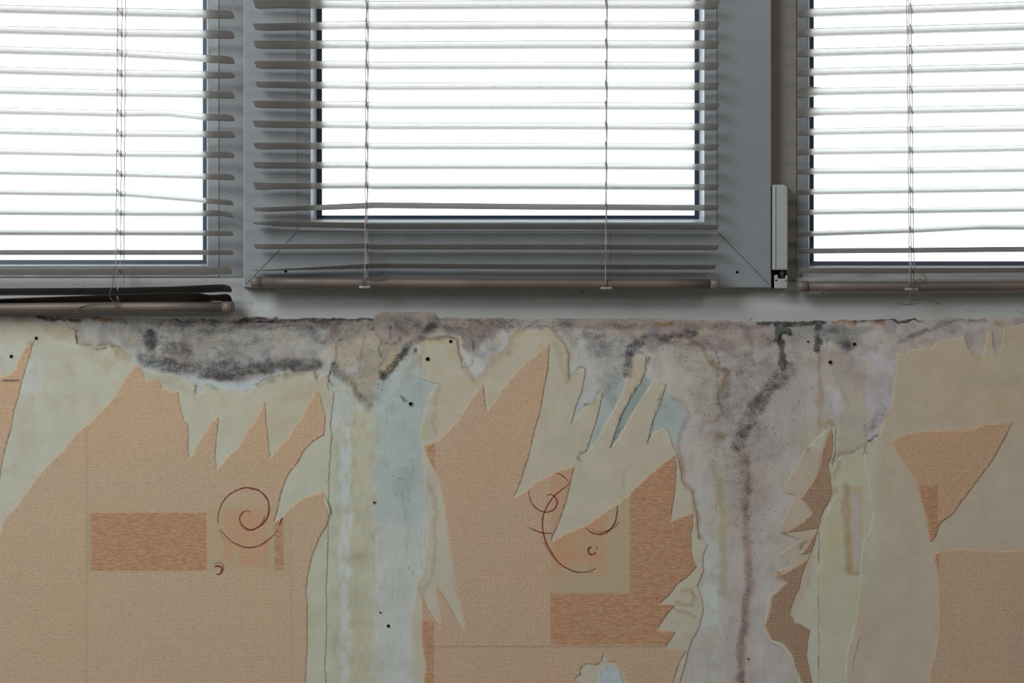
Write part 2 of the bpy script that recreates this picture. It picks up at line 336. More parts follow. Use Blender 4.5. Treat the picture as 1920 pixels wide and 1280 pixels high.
wp.put(poly([(1660, 790), (1900, 790), (1750, 1020)], 20), (214, 176, 144), .9)
wp.put(poly([(-200, 700), (70, 640), (30, 800), (-200, 900)], 20), (218, 182, 150), .9)
wp.put(poly([(1425, 790), (1570, 790), (1540, 1300), (1425, 1300)], 20), (192, 160, 134), .9)
mott = fbm(34, 81, 5); m2 = fbm(16, 91, 4, 1.8); tz = 1-sstep(GY, 640, 760)
pl.put(sstep(mott, .5, .66)*tz, (168, 152, 140), .55); pl.put(sstep(m2, .54, .68)*tz, (206, 194, 172), .6); pl.put(sstep(fbm(22, 95, 4), .58, .7)*tz, (150, 142, 150), .5)
pl.put(sstep(fbm(20, 97, 4, .35), .52, .68)*sstep(GX, 600, 640)*(1-sstep(GX, 700, 730)), (196, 190, 160), .5)
pl.put(sstep(fbm(30, 101, 5), .52, .66)*sstep(GX, 1280, 1320), (190, 178, 172), .45)
bk.put(sstep(fbm(44, 111, 5), .54, .68), (198, 192, 168), .4); bk.put(sstep(fbm(24, 117, 4), .58, .7)*(1-sstep(GY, 700, 860)), (200, 184, 152), .45)
pl.put(blob(1355, 960, 16, 120), (206, 198, 168), .7); pl.put(blob(1300, 700, 36, 46), (204, 200, 182), .7); pl.put(blob(1320, 850, 30, 24), (206, 202, 180), .7)
pl.put(blob(1415, 900, 26, 90), (200, 184, 174), .7); pl.put(stroke([(1395, 840), (1402, 1000), (1405, 1100), (1385, 1290)], 6, 10), (186, 160, 146), .7)
pl.put(blob(1480, 905, 40, 12, 60), (202, 196, 166), .6); pl.put(blob(1500, 1040, 40, 60), (202, 194, 170), .5); pl.put(blob(1555, 820, 40, 18), (204, 192, 160), .7)
pl.put(stroke([(1560, 660), (1562, 700), (1575, 730), (1590, 760)], 2, 5), (176, 166, 150), .5)
wp.put(blob(1530, 870, 20, 60), (206, 172, 144), .6)
bk.put(blob(535, 700, 6, 8)+blob(508, 712, 7, 4)+blob(400, 728, 10, 4), (140, 166, 158), .8)
pl.put(stroke([(790, 660), (796, 634), (806, 628), (850, 627), (862, 634), (872, 668), (890, 690)], 3, 5), (214, 208, 198), .85)
pl.put(stroke([(905, 690), (945, 650), (958, 612), (985, 605), (1035, 608), (1062, 640), (1078, 690)], 7, 8), (206, 202, 196), .8)
pl.put(stroke([(1178, 690), (1188, 660), (1205, 655), (1225, 668)], 5, 6), (206, 202, 198), .8)
bk.put(stroke([(795, 640), (850, 640), (862, 680), (892, 718), (925, 672), (955, 652), (975, 618), (1040, 630), (1060, 665), (1064, 710)], 5, 10), (204, 190, 162), .6)
SC = fbm(70, 61)-.5
def sample(arr, px, py):
    x = np.clip((px-MX0)/G, 0, MW-1.001); y = np.clip((py-MY0)/G, 0, MH-1.001); xi = x.astype(int); yi = y.astype(int)
    fx = x-xi; fy = y-yi
    if arr.ndim == 3: fx = fx[:, None]; fy = fy[:, None]
    return (arr[yi, xi]*(1-fx)+arr[yi, xi+1]*fx)*(1-fy)+(arr[yi+1, xi]*(1-fx)+arr[yi+1, xi+1]*fx)*fy
def set_attrs(me, px, py, cmap, rim=None):
    n = len(px); a = me.color_attributes.new('tint', 'FLOAT_COLOR', 'POINT'); d = np.ones((n, 4), np.float32); d[:, :3] = sample(cmap, px, py); a.data.foreach_set('color', d.ravel())
    a = me.color_attributes.new('wear', 'FLOAT_COLOR', 'POINT'); d = np.ones((n, 4), np.float32)
    out = ((px < MX0) | (px > MX0+MW*G-G) | (py > MY0+MH*G-G))
    d[:, 0] = np.where(out, 0, sample(M, px, py)); d[:, 1] = np.where(out, 0, sample(S, px, py)); d[:, 2] = np.where(out, 0, sample(C, px, py)); a.data.foreach_set('color', d.ravel())
    a = me.attributes.new('rim', 'FLOAT', 'POINT'); a.data.foreach_set('value', np.zeros(n, np.float32) if rim is None else rim.astype(np.float32))

# ------------------------------------------------------------------ materials
def wear(s, col, mold_k=1.0):
    at = s.attr('wear'); r = s.n.new('ShaderNodeSeparateColor'); s.l.new(at.outputs['Color'], r.inputs[0]); mo, stn, cr = r.outputs
    st = s.math('MULTIPLY', stn, s.ramp(s.noise(90, 4), .25, .6, .55, 1.1), clamp=True)
    col = s.mix(s.math('MULTIPLY', st, .85), col, lin((158, 120, 78)))
    # soft grey bloom then black spores
    haze = s.math('MULTIPLY', s.ramp(mo, .12, .95, 0, .86), s.ramp(s.noise(75, 7, .72, stretch=(1, 1, 1.3)), .34, .60, .30, 1), clamp=True)
    col = s.mix(haze, col, lin((78, 73, 80)))
    n1 = s.noise(640, 4, .7, stretch=(.85, 1, 1.15)); n2 = s.noise(110, 3, .6)
    n4 = s.noise(1300, 2, .6); sp = s.math('ADD', s.math('ADD', s.math('MULTIPLY', n1, .50), s.math('MULTIPLY', n4, .34)), s.math('MULTIPLY', n2, .16))
    th = s.math('SUBTRACT', .690, s.math('MULTIPLY', mo, .30))
    m = s.ramp(s.math('SUBTRACT', sp, th), -.015, .08)
    m = s.math('MULTIPLY', m, s.ramp(mo, .06, .16))
    vd = s.n.new('ShaderNodeTexVoronoi'); s.l.new(s.geo, vd.inputs['Vector']); vd.inputs['Scale'].default_value = 300; vd.inputs['Randomness'].default_value = 1
    sc_ = s.n.new('ShaderNodeSeparateColor'); s.l.new(vd.outputs['Color'], sc_.inputs[0])
    rad = s.math('MULTIPLY', s.ramp(sc_.outputs[0], .1, 1.0), .19)
    dots = s.ramp(s.math('SUBTRACT', vd.outputs['Distance'], rad), -.03, .05, 1, 0)
    dots = s.math('MULTIPLY', dots, s.math('LESS_THAN', sc_.outputs[1], s.math('MULTIPLY', mo, .85)))
    m = s.math('MAXIMUM', s.math('MULTIPLY', s.ramp(mo, .78, 1.0), s.ramp(n2, .40, .56, .05, .75)), s.math('MAXIMUM', s.math('MULTIPLY', m, .60), s.math('MULTIPLY', dots, s.math('MULTIPLY', s.ramp(mo, .05, .14), .85))))
    col = s.mix(m, col, lin((50, 46, 50)))
    col = s.mix(s.math('MULTIPLY', cr, s.ramp(s.noise(150, 2), .35, .6, .25, .9)), col, lin((52, 44, 40)))
    return col, m
def plaster_mat():
    s = N('damp_plaster'); col = s.attr('tint').outputs['Color']
    v = s.noise(28, 6, .6); col = s.mix(1, col, s.mix(s.ramp(v, .3, .7), (.90, .90, .90), (1.05, 1.05, 1.05)), 'MULTIPLY')
    sv = s.noise(220, 4, .6, stretch=(1, 1, .22)); col = s.mix(s.ramp(sv, .5, .75, 0, .22), col, lin((150, 142, 132)))
    col, m = wear(s, col)
    hx = s.math('ADD', s.math('MULTIPLY', s.noise(55, 6, .6), 1.0), s.math('MULTIPLY', s.noise(600, 3), .18))
    s.bump(hx, .55, .0018); return s.base(col, .9, spec=.25)
def paper_mat(name):
    s = N(name); col = s.attr('tint').outputs['Color']
    v = s.noise(35, 5, .6); col = s.mix(1, col, s.mix(s.ramp(v, .3, .7), (.95, .95, .94), (1.04, 1.04, 1.05)), 'MULTIPLY')
    fib = s.noise(900, 2, .5); col = s.mix(s.ramp(fib, .45, .8, 0, .28), col, lin((150, 138, 112)))
    fl = s.noise(260, 2); col = s.mix(s.ramp(fl, .74, .80, 0, .5), col, lin((120, 100, 80)))
    col, m = wear(s, col, .8)
    col = s.mix(s.math('MULTIPLY', s.attr('rim').outputs['Fac'], .22), col, lin((226, 220, 200)))
    s.bump(s.math('ADD', s.noise(300, 5, .65), s.math('MULTIPLY', s.noise(25, 3), 1.2)), .5, .0008); return s.base(col, .93, spec=.2)
def weave(s):
    x, y, z = s.sep(s.geo)
    wx = s.math('MULTIPLY', s.math('SUBTRACT', s.noise(200, 3), .5), 9.0); wz = s.math('MULTIPLY', s.math('SUBTRACT', s.noise(190, 3, stretch=(.7, 1, 1)), .5), 7.0)
    fx = 2*PI/(4.3*K(0)); fz = 2*PI/(4.6*K(0))
    sx = s.math('SINE', s.math('ADD', s.math('MULTIPLY', x, fx), wx)); sz = s.math('SINE', s.math('ADD', s.math('MULTIPLY', z, fz), wz))
    return x, z, sx, sz
def wallpaper_mat():
    s = N('woven_wallpaper'); x, z, sx, sz = weave(s)
    wv = s.math('MULTIPLY', s.math('ADD', s.math('MULTIPLY', sx, .85), 1), s.math('ADD', s.math('MULTIPLY', sz, .85), .9))   # 0..3
    brk = s.noise(560, 2, .5, stretch=(.8, 1, 1.2))
    pits = s.math('MULTIPLY', s.ramp(wv, .25, 1.1, 1, 0), s.ramp(brk, .38, .62))
    base = lin((213, 191, 158)); col = s.mix(1, s.attr('tint').outputs['Color'], s.mix(s.ramp(s.noise(9, 3), .3, .7), (1.03, 1.0, .98), (.97, .99, 1.0)), 'MULTIPLY')
    col = s.mix(s.math('MULTIPLY', pits, .34), col, lin((146, 116, 88)))
    wob = s.math('MULTIPLY', s.math('SUBTRACT', s.noise(500, 2), .5), .0035)
    # finer cross-hatched squares of the print
    hx = s.math('SINE', s.math('MULTIPLY', x, 2*PI/(3.1*K(0)))); hz = s.math('SINE', s.math('MULTIPLY', z, 2*PI/(3.4*K(0))))
    ha = s.math('MAXIMUM', hx, hz); hat = s.mix(s.ramp(ha, .2, 1.0, 0, .55), lin((172, 152, 120)), lin((216, 198, 164)))
    for r in ((390, 545, 949, 1072), (1032, 1182, 850, 1112)):
        col = s.mix(s.math('MULTIPLY', s.box(x, z, *r, 2, wob), .8), col, s.mix(.55, hat, lin((208, 188, 156))))
    for r in ((163, 172, 960, 1070),): col = s.mix(s.math('MULTIPLY', s.box(x, z, *r, 2, wob), .5), col, hat)
    # washed peach patches
    wash = s.ramp(s.noise(38, 4, .6), .3, .7, .45, 1)
    for r in ((420, 505, 955, 1030), (418, 440, 1028, 1048), (448, 490, 1028, 1060), (1034, 1104, 868, 1062), (1034, 1057, 1060, 1084), (1104, 1136, 950, 1078), (1036, 1080, 1000, 1050), (493, 504, 1000, 1066)):
        col = s.mix(s.math('MULTIPLY', s.box(x, z, *r, 3, wob), s.math('MULTIPLY', wash, .72)), col, lin((214, 160, 126)))
    # orange blocks with a brushed horizontal grain
    gr = s.noise(520, 3, .6, stretch=(.28, 1, 1.5)); org = s.mix(s.ramp(gr, .35, .68), lin((186, 138, 106)), lin((210, 166, 132)))
    org = s.mix(s.ramp(s.noise(120, 2), .70, .78, 0, .6), org, lin((140, 90, 62)))
    for r in ((171, 388, 961, 1070), (515, 532, 972, 1069), (1181, 1330, 840, 1208), (1032, 1330, 1112, 1208), (780, 815, 820, 900), (780, 814, 1164, 1320), (1715, 1758, 910, 1020), (1740, 1760, 1038, 1082)):
        col = s.mix(s.math('MULTIPLY', s.box(x, z, *r, 1.6, wob), .95), col, org)
    for r in ((160, 165, 560, 2200), (545, 548, 980, 1400)): col = s.mix(s.math('MULTIPLY', s.box(x, z, *r, 2, wob), .12), col, lin((120, 90, 60)))
    for r in ((800, 1290, 1210, 1213),): col = s.mix(s.math('MULTIPLY', s.box(x, z, *r, 1, wob), .3), col, lin((120, 90, 60)))
    spot = s.noise(85, 2, .5); col = s.mix(s.ramp(spot, .76, .80, 0, .6), col, lin((110, 82, 56)))
    at = s.attr('wear'); r = s.n.new('ShaderNodeSeparateColor'); s.l.new(at.outputs['Color'], r.inputs[0])
    dk = s.box(x, z, 1425, 1565, 780, 1400, 30); dk2 = s.math('MULTIPLY', dk, s.math('MULTIPLY', s.ramp(wv, .1, .9, 1, 0), .42))
    col = s.mix(s.math('MULTIPLY', dk, .12), col, lin((150, 120, 98))); col = s.mix(dk2, col, lin((92, 74, 60)))
    col, m = wear(s, col)
    col = s.mix(s.math('MULTIPLY', s.attr('rim').outputs['Fac'], .6), col, lin((226, 196, 160)))
    h = s.math('ADD', s.math('MULTIPLY', wv, .30), s.math('ADD', s.math('MULTIPLY', brk, .9), s.noise(700, 2)))
    s.bump(h, .6, .00045); return s.base(col, .82, spec=.3)
def ink_mat():
    s = N('red_ink'); c = s.mix(s.ramp(s.noise(300, 2), .4, .6), lin((146, 60, 50)), lin((124, 46, 38))); return s.base(c, .8)
def pvc_mat(name, c1, dirt=.5, speck=.5, rough=.32):
    s = N(name); n = s.noise(7, 5, .6); col = s.mix(s.ramp(n, .35, .7), lin(c1), tuple(v*.9 for v in lin(c1)))
    g = s.noise(60, 6, .7, stretch=(.5, 1, 1.4)); col = s.mix(s.ramp(g, .60, .78, 0, dirt*.5), col, lin((112, 100, 86)))
    g2 = s.noise(330, 2, .5); g3 = s.noise(18, 2); col = s.mix(s.math('MULTIPLY', s.ramp(g2, .725, .76, 0, speck), s.ramp(g3, .42, .6)), col, lin((60, 44, 36)))
    s.bump(s.noise(40, 4), .15, .001); return s.base(col, s.ramp(g, .3, .7, rough-.08, rough+.16), spec=.45)
M_PL = plaster_mat(); M_BK = paper_mat('backing_paper'); M_WP = wallpaper_mat(); M_INK = ink_mat()
M_PVC = pvc_mat('white_pvc', (143, 147, 151), .35, .5); M_PVCD = pvc_mat('grimy_pvc_rail', (192, 194, 192), 1.4, 1.0, .55); M_MUL = pvc_mat('beige_grimy_mullion', (138, 131, 126), .8, .6, .5)
M_REVEAL_LIT = pvc_mat('lit_reveal_pvc', (232, 238, 242), .1, .3); M_HC = pvc_mat('hinge_and_edge_highlight_plastic', (176, 178, 180), .3, .4, .3)
def simple(name, c, rough=.5, metal=0., nz=120, amt=.15, spec=None):
    s = N(name); col = s.mix(s.ramp(s.noise(nz, 3), .35, .65), lin(c), tuple(v*(1-amt) for v in lin(c)))
    return s.base(col, rough, metal, spec)
M_GK = simple('dark_rubber_gasket', (34, 54, 80), .4); M_LINE = simple('joint_groove', (60, 58, 56), .9)
M_HOLERIM = simple('crumbled_hole_rim', (170, 160, 146), .95); M_STEEL = simple('hinge_steel', (120, 120, 124), .35, .9); M_BLACK = simple('hole_dark', (8, 7, 7), .95, spec=.1); M_CAP = simple('yellowed_plastic_cap', (122, 112, 102), .4)
M_CORD = simple('cord', (186, 176, 178), .8); M_CORDD = simple('grimy_cord', (112, 98, 88), .85); M_BTN = simple('clear_plastic_button', (168, 164, 160), .3)
def rail_mat():
    s = N('bronze_bottom_rail'); g = s.noise(420, 4, .7); b = s.noise(14, 4)
    col = s.mix(s.ramp(b, .3, .7), lin((132, 117, 108)), lin((108, 97, 91))); col = s.mix(s.ramp(g, .55, .75, 0, .5), col, lin((100, 86, 76)))
    s.bump(g, .3, .0004); return s.base(col, .55, .3)
M_RAIL = rail_mat()
def slat_mat():
    s = N('dusty_lacquered_slat'); g = s.noise(300, 4, .7, stretch=(.3, 1, 1)); col = s.mix(s.ramp(g, .4, .7), lin((204, 194, 184)), lin((182, 170, 160)))
    m = s.base(col, .38, .55, .9); s.b.inputs['Coat Weight'].default_value = .9; s.b.inputs['Coat Roughness'].default_value = .28
    return m
M_SLAT = slat_mat(); M_SLATD = simple('shaded_slat', (74, 66, 64), .5)  # darker copy for the lowest left slats: shade and dark reflection put into colour
def glass_mat():
    s = N('window_glass'); tr = s.n.new('ShaderNodeBsdfTransparent'); gl_ = s.n.new('ShaderNodeBsdfGlossy'); gl_.inputs['Roughness'].default_value = .02
    mx = s.n.new('ShaderNodeMixShader'); fr = s.n.new('ShaderNodeFresnel'); fr.inputs[0].default_value = 1.45
    tr.inputs[0].default_value = (.96, .985, .99, 1)
    s.l.new(s.math('MULTIPLY', fr.outputs[0], .8), mx.inputs[0]); s.l.new(tr.outputs[0], mx.inputs[1]); s.l.new(gl_.outputs[0], mx.inputs[2]); s.l.new(mx.outputs[0], s.out.inputs[0]); s.n.remove(s.b)
    return s.mat
M_GLASS = glass_mat()
M_ROOM = simple('room_paint', (190, 192, 192), .9, nz=4); M_FLOOR = simple('floor_boards', (146, 136, 126), .6, nz=6)

# ------------------------------------------------------------------ wall under the windows (relief plaster)
XL, XR = -1540, 3460            # room corners in wall px
ytop = [(-1540, 590), (0, 590), (100, 592), (200, 595), (330, 598), (450, 597), (600, 597), (700, 596), (713, 585), (815, 586), (824, 596), (1000, 597), (1240, 598), (1350, 601), (1440, 603), (1560, 601), (1620, 599), (1700, 597), (1800, 596), (1920, 595), (3460, 595)]
def top_y(x):
    return np.interp(x, [p[0] for p in ytop], [p[1] for p in ytop])
gs = 3.0
xs = np.concatenate([np.linspace(XL, -70, 12), np.arange(-60, 1981, gs), np.linspace(1990, XR, 12)])
ys = np.concatenate([np.arange(0, 24, 2.0), np.arange(24, 720, gs), np.linspace(730, 1625, 12)])      # below top edge
nx, ny = len(xs), len(ys)
r1 = np.random.default_rng(3)
jag = np.interp(np.arange(nx), np.arange(0, nx, 3), r1.random(len(range(0, nx, 3)))*3.2-1.6)+(r1.random(nx)-.5)*1.6
ty = top_y(xs)+jag
PX, PYo = np.meshgrid(xs, ys); PY = np.where(PYo < 24, ty[None, :]+PYo*(1-(ty[None, :]-598)/24), 598+PYo)
n3 = lambda a: sample(a, PX.ravel(), PY.ravel()).reshape(PX.shape)
relief = (n3(fbm(60, 71, 5))-.5)*.0006+(n3(fbm(9, 75, 3))-.5)*.0003-n3(C)*-.0003
relief += np.where(PYo < 5, .0006*(1-PYo/5), 0)
kk = K(0); vx = (PX-960)*kk; vz = ZC-(PY-640)*kk; vy = .0005+relief
V = np.stack([vx.ravel(), vy.ravel(), vz.ravel()], 1)
idx = np.arange(nx*ny).reshape(ny, nx)
F = np.stack([idx[:-1, :-1].ravel(), idx[1:, :-1].ravel(), idx[1:, 1:].ravel(), idx[:-1, 1:].ravel()], 1)
nv = len(V)
ledge = V[idx[0]].copy(); ledge[:, 1] = .03     # top return behind the frame rail
V = np.concatenate([V, ledge]); li = nv+np.arange(nx)
F = np.concatenate([F, np.stack([idx[0, 1:], li[1:], li[:-1], idx[0, :-1]], 1)])
me = bpy.data.meshes.new('wall_front'); me.vertices.add(len(V)); me.vertices.foreach_set('co', V.astype(np.float32).ravel())
me.loops.add(F.size); me.loops.foreach_set('vertex_index', F.ravel().astype(np.int32)); me.polygons.add(len(F))
me.polygons.foreach_set('loop_start', np.arange(0, F.size, 4, dtype=np.int32)); me.polygons.foreach_set('loop_total', np.full(len(F), 4, np.int32))
me.update(calc_edges=True); me.validate(); me.polygons.foreach_set('use_smooth', [True]*len(me.polygons)); me.materials.append(M_PL)
set_attrs(me, np.concatenate([PX.ravel(), xs]), np.concatenate([PY.ravel(), ty]), pl.a)
wall = bpy.data.objects.new('wall_front', me); COL.objects.link(wall); tag(wall, kind='structure', label='bare damp plaster wall under the windows with black mould')
ZS = V[idx[0]][:, 2].min()
# masonry around the openings and room shell
TOPPX = -420
def zpx(py, y=0): return ZC-(py-640)*K(y)
xr0, xr1 = (XL-960)*kk, (XR-960)*kk; HC = 2.5
wl, wr = (-560-960)*kk, (2480-960)*kk; wt = zpx(TOPPX)
mb = MB(); mb.box(xr0-.2, xr1+.2, .03, .25, -.1, ZS-.02); mb.box(xr0-.2, wl, 0, .25, ZS-.02, HC+.1); mb.box(wr, xr1+.2, 0, .25, ZS-.02, HC+.1); mb.box(wl, wr, 0, .25, wt, HC+.1)
tag(mb.build('masonry', M_ROOM, wall))
for nm, a in (('wall_left', (xr0-.2, xr0, -4.2, 0)), ('wall_right', (xr1, xr1+.2, -4.2, 0)), ('wall_back', (xr0-.2, xr1+.2, -4.4, -4.2))):
    mb = MB(); mb.box(a[0], a[1], a[2], a[3], 0, HC); tag(mb.build(nm, M_ROOM), kind='structure')
mb = MB(); mb.box(xr0-.2, xr1+.2, -4.4, .25, -.1, 0); tag(mb.build('floor', M_FLOOR), kind='structure')
mb = MB(); mb.box(xr0-.2, xr1+.2, -4.4, .25, HC, HC+.1); tag(mb.build('ceiling', M_ROOM), kind='structure')
mb = MB(); mb.box(xr0, xr1, -.018, -.001, 0, .07); tag(mb.build('baseboard_front', M_ROOM), kind='structure')
# nail holes left in the plaster
for hx_, hy_, hr in ((21, 668, 2.6), (68, 634, 2.6), (802, 673, 3.2), (845, 640, 2.6), (770, 757, 3.0), (702, 942, 1.8), (728, 1173, 2.4), (1602, 645, 2.8), (1557, 679, 3.0), (1515, 640, 1.6), (1403, 1235, 1.4), (713, 1148, 1.4)):
    mb = MB(); loops = []
    for rr, yy in ((hr*1.5, -.0006), (hr*1.1, -.00075), (hr*.95, -.0006), (hr*.3, -.0003)):
        loops.append([P(hx_+rr*(1+.12*math.sin(3*a+hx_))*math.cos(a), hy_+rr*math.sin(a), yy) for a in [2*PI*q/14 for q in range(14)]])
    mb.loft(loops[:2], 0); mb.loft(loops[1:], 1, cap1=True); mb.build('nail_hole', [M_HOLERIM, M_BLACK], wall, True)

# ------------------------------------------------------------------ torn paper sheets
def rough_edge(pts, step=4.0, amp=1.1, seed=0):
    r = np.random.default_rng(seed); out = []
    n = len(pts)
    for i in range(n):
        a = np.array(pts[i], float); b = np.array(pts[(i+1) % n], float); L = np.hypot(*(b-a))
        if L < 1e-6: continue
        big = (max(a[1], b[1]) > 1410 or min(a[0], b[0]) < -150 or max(a[0], b[0]) > 2060)
        st = 60 if big else step; k = max(1, int(L/st)); nrm = np.array([-(b-a)[1], (b-a)[0]])/L
        for j in range(k):
            t = j/k; p = a+(b-a)*t
            if not big and j > 0:
                q = Vector((p[0]*.035, p[1]*.035, seed)); q2 = Vector((p[0]*.16, p[1]*.16, seed+5))
                p = p+nrm*(amp*1.6*mnoise.noise(q)+amp*1.0*mnoise.noise(q2))
            out.append((float(p[0]), float(p[1])))
    return out
def sheet(name, pts, cmap, mat, off, spacing, seed, label, cat='wallpaper', group=None, amp=1.1, ink=None, lift=.00012, rimw=2.4):
    b = rough_edge(pts, 4.0, amp, seed); bx = np.array(b); n = len(b)
    x0, y0 = bx.min(0); x1, y1 = bx.max(0)
    fx0, fx1, fy1 = max(x0, -60), min(x1, 1985), min(y1, 1300)
    gx, gy = np.meshgrid(np.arange(fx0, fx1, spacing), np.arange(y0, fy1, spacing*.9)); gx[1::2] += spacing/2
    c = [np.stack([gx.ravel(), gy.ravel()], 1)]
    ox, oy = np.meshgrid(np.arange(x0+20, x1, 60), np.arange(y0+20, y1, 60)); o_ = np.stack([ox.ravel(), oy.ravel()], 1)
    c.append(o_[(o_[:, 0] < fx0-10) | (o_[:, 0] > fx1+10) | (o_[:, 1] > fy1+10)])
    c = np.concatenate(c); c = c[inside(c[:, 0], c[:, 1], b)]; d = seg_d(c[:, 0], c[:, 1], b, True); keep = d > 1.3; c = c[keep]; d = d[keep]
    # add an inner ring so the pale torn rim stays narrow
    allp = [Vector(p) for p in b]+[Vector((float(p[0]), float(p[1]))) for p in c]
    vs, es, fs, ov, oe, of = delaunay_2d_cdt(allp, [], [list(range(n))], 1, 1e-4)
    va = np.array([tuple(v) for v in vs]); db = seg_d(va[:, 0], va[:, 1], b, True)
    rim = np.clip(1-db/rimw, 0, 1)
    ln = np.array([mnoise.noise(Vector((p[0]*.03, p[1]*.03, seed*3.1))) for p in va])
    wav = np.array([mnoise.noise(Vector((p[0]*.012, p[1]*.012, seed*1.7+9))) for p in va])
    y = -off-lift*np.clip(ln+.35, 0, 1)*np.exp(-db/7)-.0001*wav*np.clip(db/20, 0, 1)
    vz_ = ZC-(va[:, 1]-640)*kk; vx_ = (va[:, 0]-960)*kk
    verts = [(float(a), float(b_), float(c_)) for a, b_, c_ in zip(vx_, y, vz_)]
    faces = []
    for f in fs:
        p = [va[i] for i in f[:3]]; ar = (p[1][0]-p[0][0])*(p[2][1]-p[0][1])-(p[1][1]-p[0][1])*(p[2][0]-p[0][0])
        faces.append(list(f) if ar < 0 else list(f)[::-1])
    # skirt: boundary edges back to the surface behind
    cnt = {}
    for f in faces:
        for i in range(len(f)):
            e = (f[i], f[(i+1) % len(f)]); cnt[e] = 1
    nb = len(verts); mp = {}
    for (a, b2) in [e for e in cnt if (e[1], e[0]) not in cnt]:
        for q in (a, b2):
            if q not in mp:
                mp[q] = len(verts); v = verts[q]; verts.append((v[0], v[1]+.0003, v[2]))
        faces.append([b2, a, mp[a], mp[b2]])
    pxs = list(va[:, 0]); pys = list(va[:, 1])
    pxs += [va[q][0] for q in mp]; pys += [va[q][1] for q in mp]; rimv = list(rim)+[1.0]*len(mp)
    fm = [0]*len(faces); mats = [mat]
    if ink:
        mats.append(M_INK)
        for pts_, w_ in ink:
            cv = crom(pts_, 6); m_ = len(cv); base_ = len(verts)
            for i, p in enumerate(cv):
                t = cv[min(i+1, m_-1)]-cv[max(i-1, 0)]; t = t/(np.hypot(*t)+1e-9); nn = np.array([-t[1], t[0]])
                u = i/(m_-1); wd = w_*1.15*(.35+.65*math.sin(PI*min(max(u, .04), .96))**.6)*(.8+.35*mnoise.noise(Vector((p[0]*.12, p[1]*.12, 2))))/2
                for sg in (-1, 1):
                    q = p+nn*wd*sg; verts.append(((q[0]-960)*kk, -off-.00034, ZC-(q[1]-640)*kk)); pxs.append(q[0]); pys.append(q[1]); rimv.append(0)
            for i in range(m_-1):
                a = base_+2*i; faces.append([a, a+1, a+3, a+2]); fm.append(1)
    o = obj(name, verts, faces, None, None, True, mats, fm)
    set_attrs(o.data, np.array(pxs, float), np.array(pys, float), cmap.a, np.array(rimv)); tag(o, label, cat, group); return o

BOT = 2150
W = {}
W1 = [(-1400, 690), (-60, 715), (0, 707), (18, 702), (30, 690), (38, 668), (45, 655), (60, 640), (64, 637), (58, 660), (50, 685), (42, 710), (36, 740), (27, 768), (22, 800), (12, 835), (5, 862), (0, 895), (-20, 960), (-1400, 960)]
W2 = [(-1400, 1060), (-60, 1050), (0, 1002), (5, 980), (12, 965), (30, 950), (55, 915), (80, 880), (112, 850), (125, 835), (140, 815), (170, 790), (205, 755), (225, 725), (240, 700), (256, 683), (268, 698), (272, 712), (298, 714), (304, 730), (334, 735), (338, 760), (346, 790), (352, 795), (353, 825), (354, 859), (360, 854), (372, 830), (390, 800), (405, 782), (410, 783), (406, 822), (403, 855), (407, 879), (425, 857), (445, 840), (462, 810), (480, 785), (496, 751), (500, 800), (504, 830), (507, 858), (520, 840), (535, 825), (560, 790), (580, 755), (592, 730), (600, 740), (605, 760), (610, 780), (608, 815), (590, 825), (570, 845), (560, 865), (540, 890), (527, 925), (514, 979), (530, 968), (540, 955), (565, 935), (590, 925), (606, 920), (611, 932), (618, 950), (617, 965), (612, 985), (598, 1010), (585, 1045), (578, 1075), (574, 1110), (577, 1150), (577, 1200), (573, 1280), (575, 1500), (560, BOT), (-1400, BOT)]
W3 = [(796, 835), (825, 823), (845, 802), (860, 785), (880, 752), (905, 719), (909, 745), (911, 769), (925, 755), (935, 740), (945, 725), (960, 706), (968, 695), (985, 680), (1000, 668), (1015, 655), (1028, 645), (1030, 655), (1028, 690), (1022, 720), (1015, 760), (1005, 800), (995, 840), (985, 875), (975, 905), (964, 931), (985, 920), (1000, 905), (1040, 885), (1077, 873), (1070, 905), (1062, 940), (1045, 985), (1032, 1016), (1060, 1000), (1095, 986), (1130, 962), (1150, 947), (1175, 930), (1200, 905), (1240, 870), (1265, 852), (1268, 870), (1267, 900), (1262, 945), (1257, 977), (1275, 968), (1298, 962), (1299, 985), (1295, 1000), (1296, 1025), (1300, 1050), (1306, 1062), (1290, 1080), (1270, 1095), (1255, 1115), (1236, 1131), (1260, 1132), (1266, 1134), (1250, 1152), (1237, 1172), (1231, 1181), (1260, 1182), (1266, 1186), (1252, 1205), (1247, 1214), (1280, 1215), (1286, 1221), (1274, 1240), (1268, 1260), (1260, 1285), (1262, 1500), (1255, BOT), (800, BOT), (790, 1500), (795, 1280), (798, 1250), (792, 1214), (790, 1181), (791, 1160), (790, 1129), (783, 1102), (790, 1114), (801, 1139), (821, 1167), (824, 1178), (824, 1150), (818, 1116), (815, 1088), (828, 1110), (841, 1132), (864, 1175), (867, 1184), (869, 1168), (862, 1132), (852, 1099), (849, 1057), (841, 1024), (834, 952), (824, 903), (808, 870), (800, 852)]
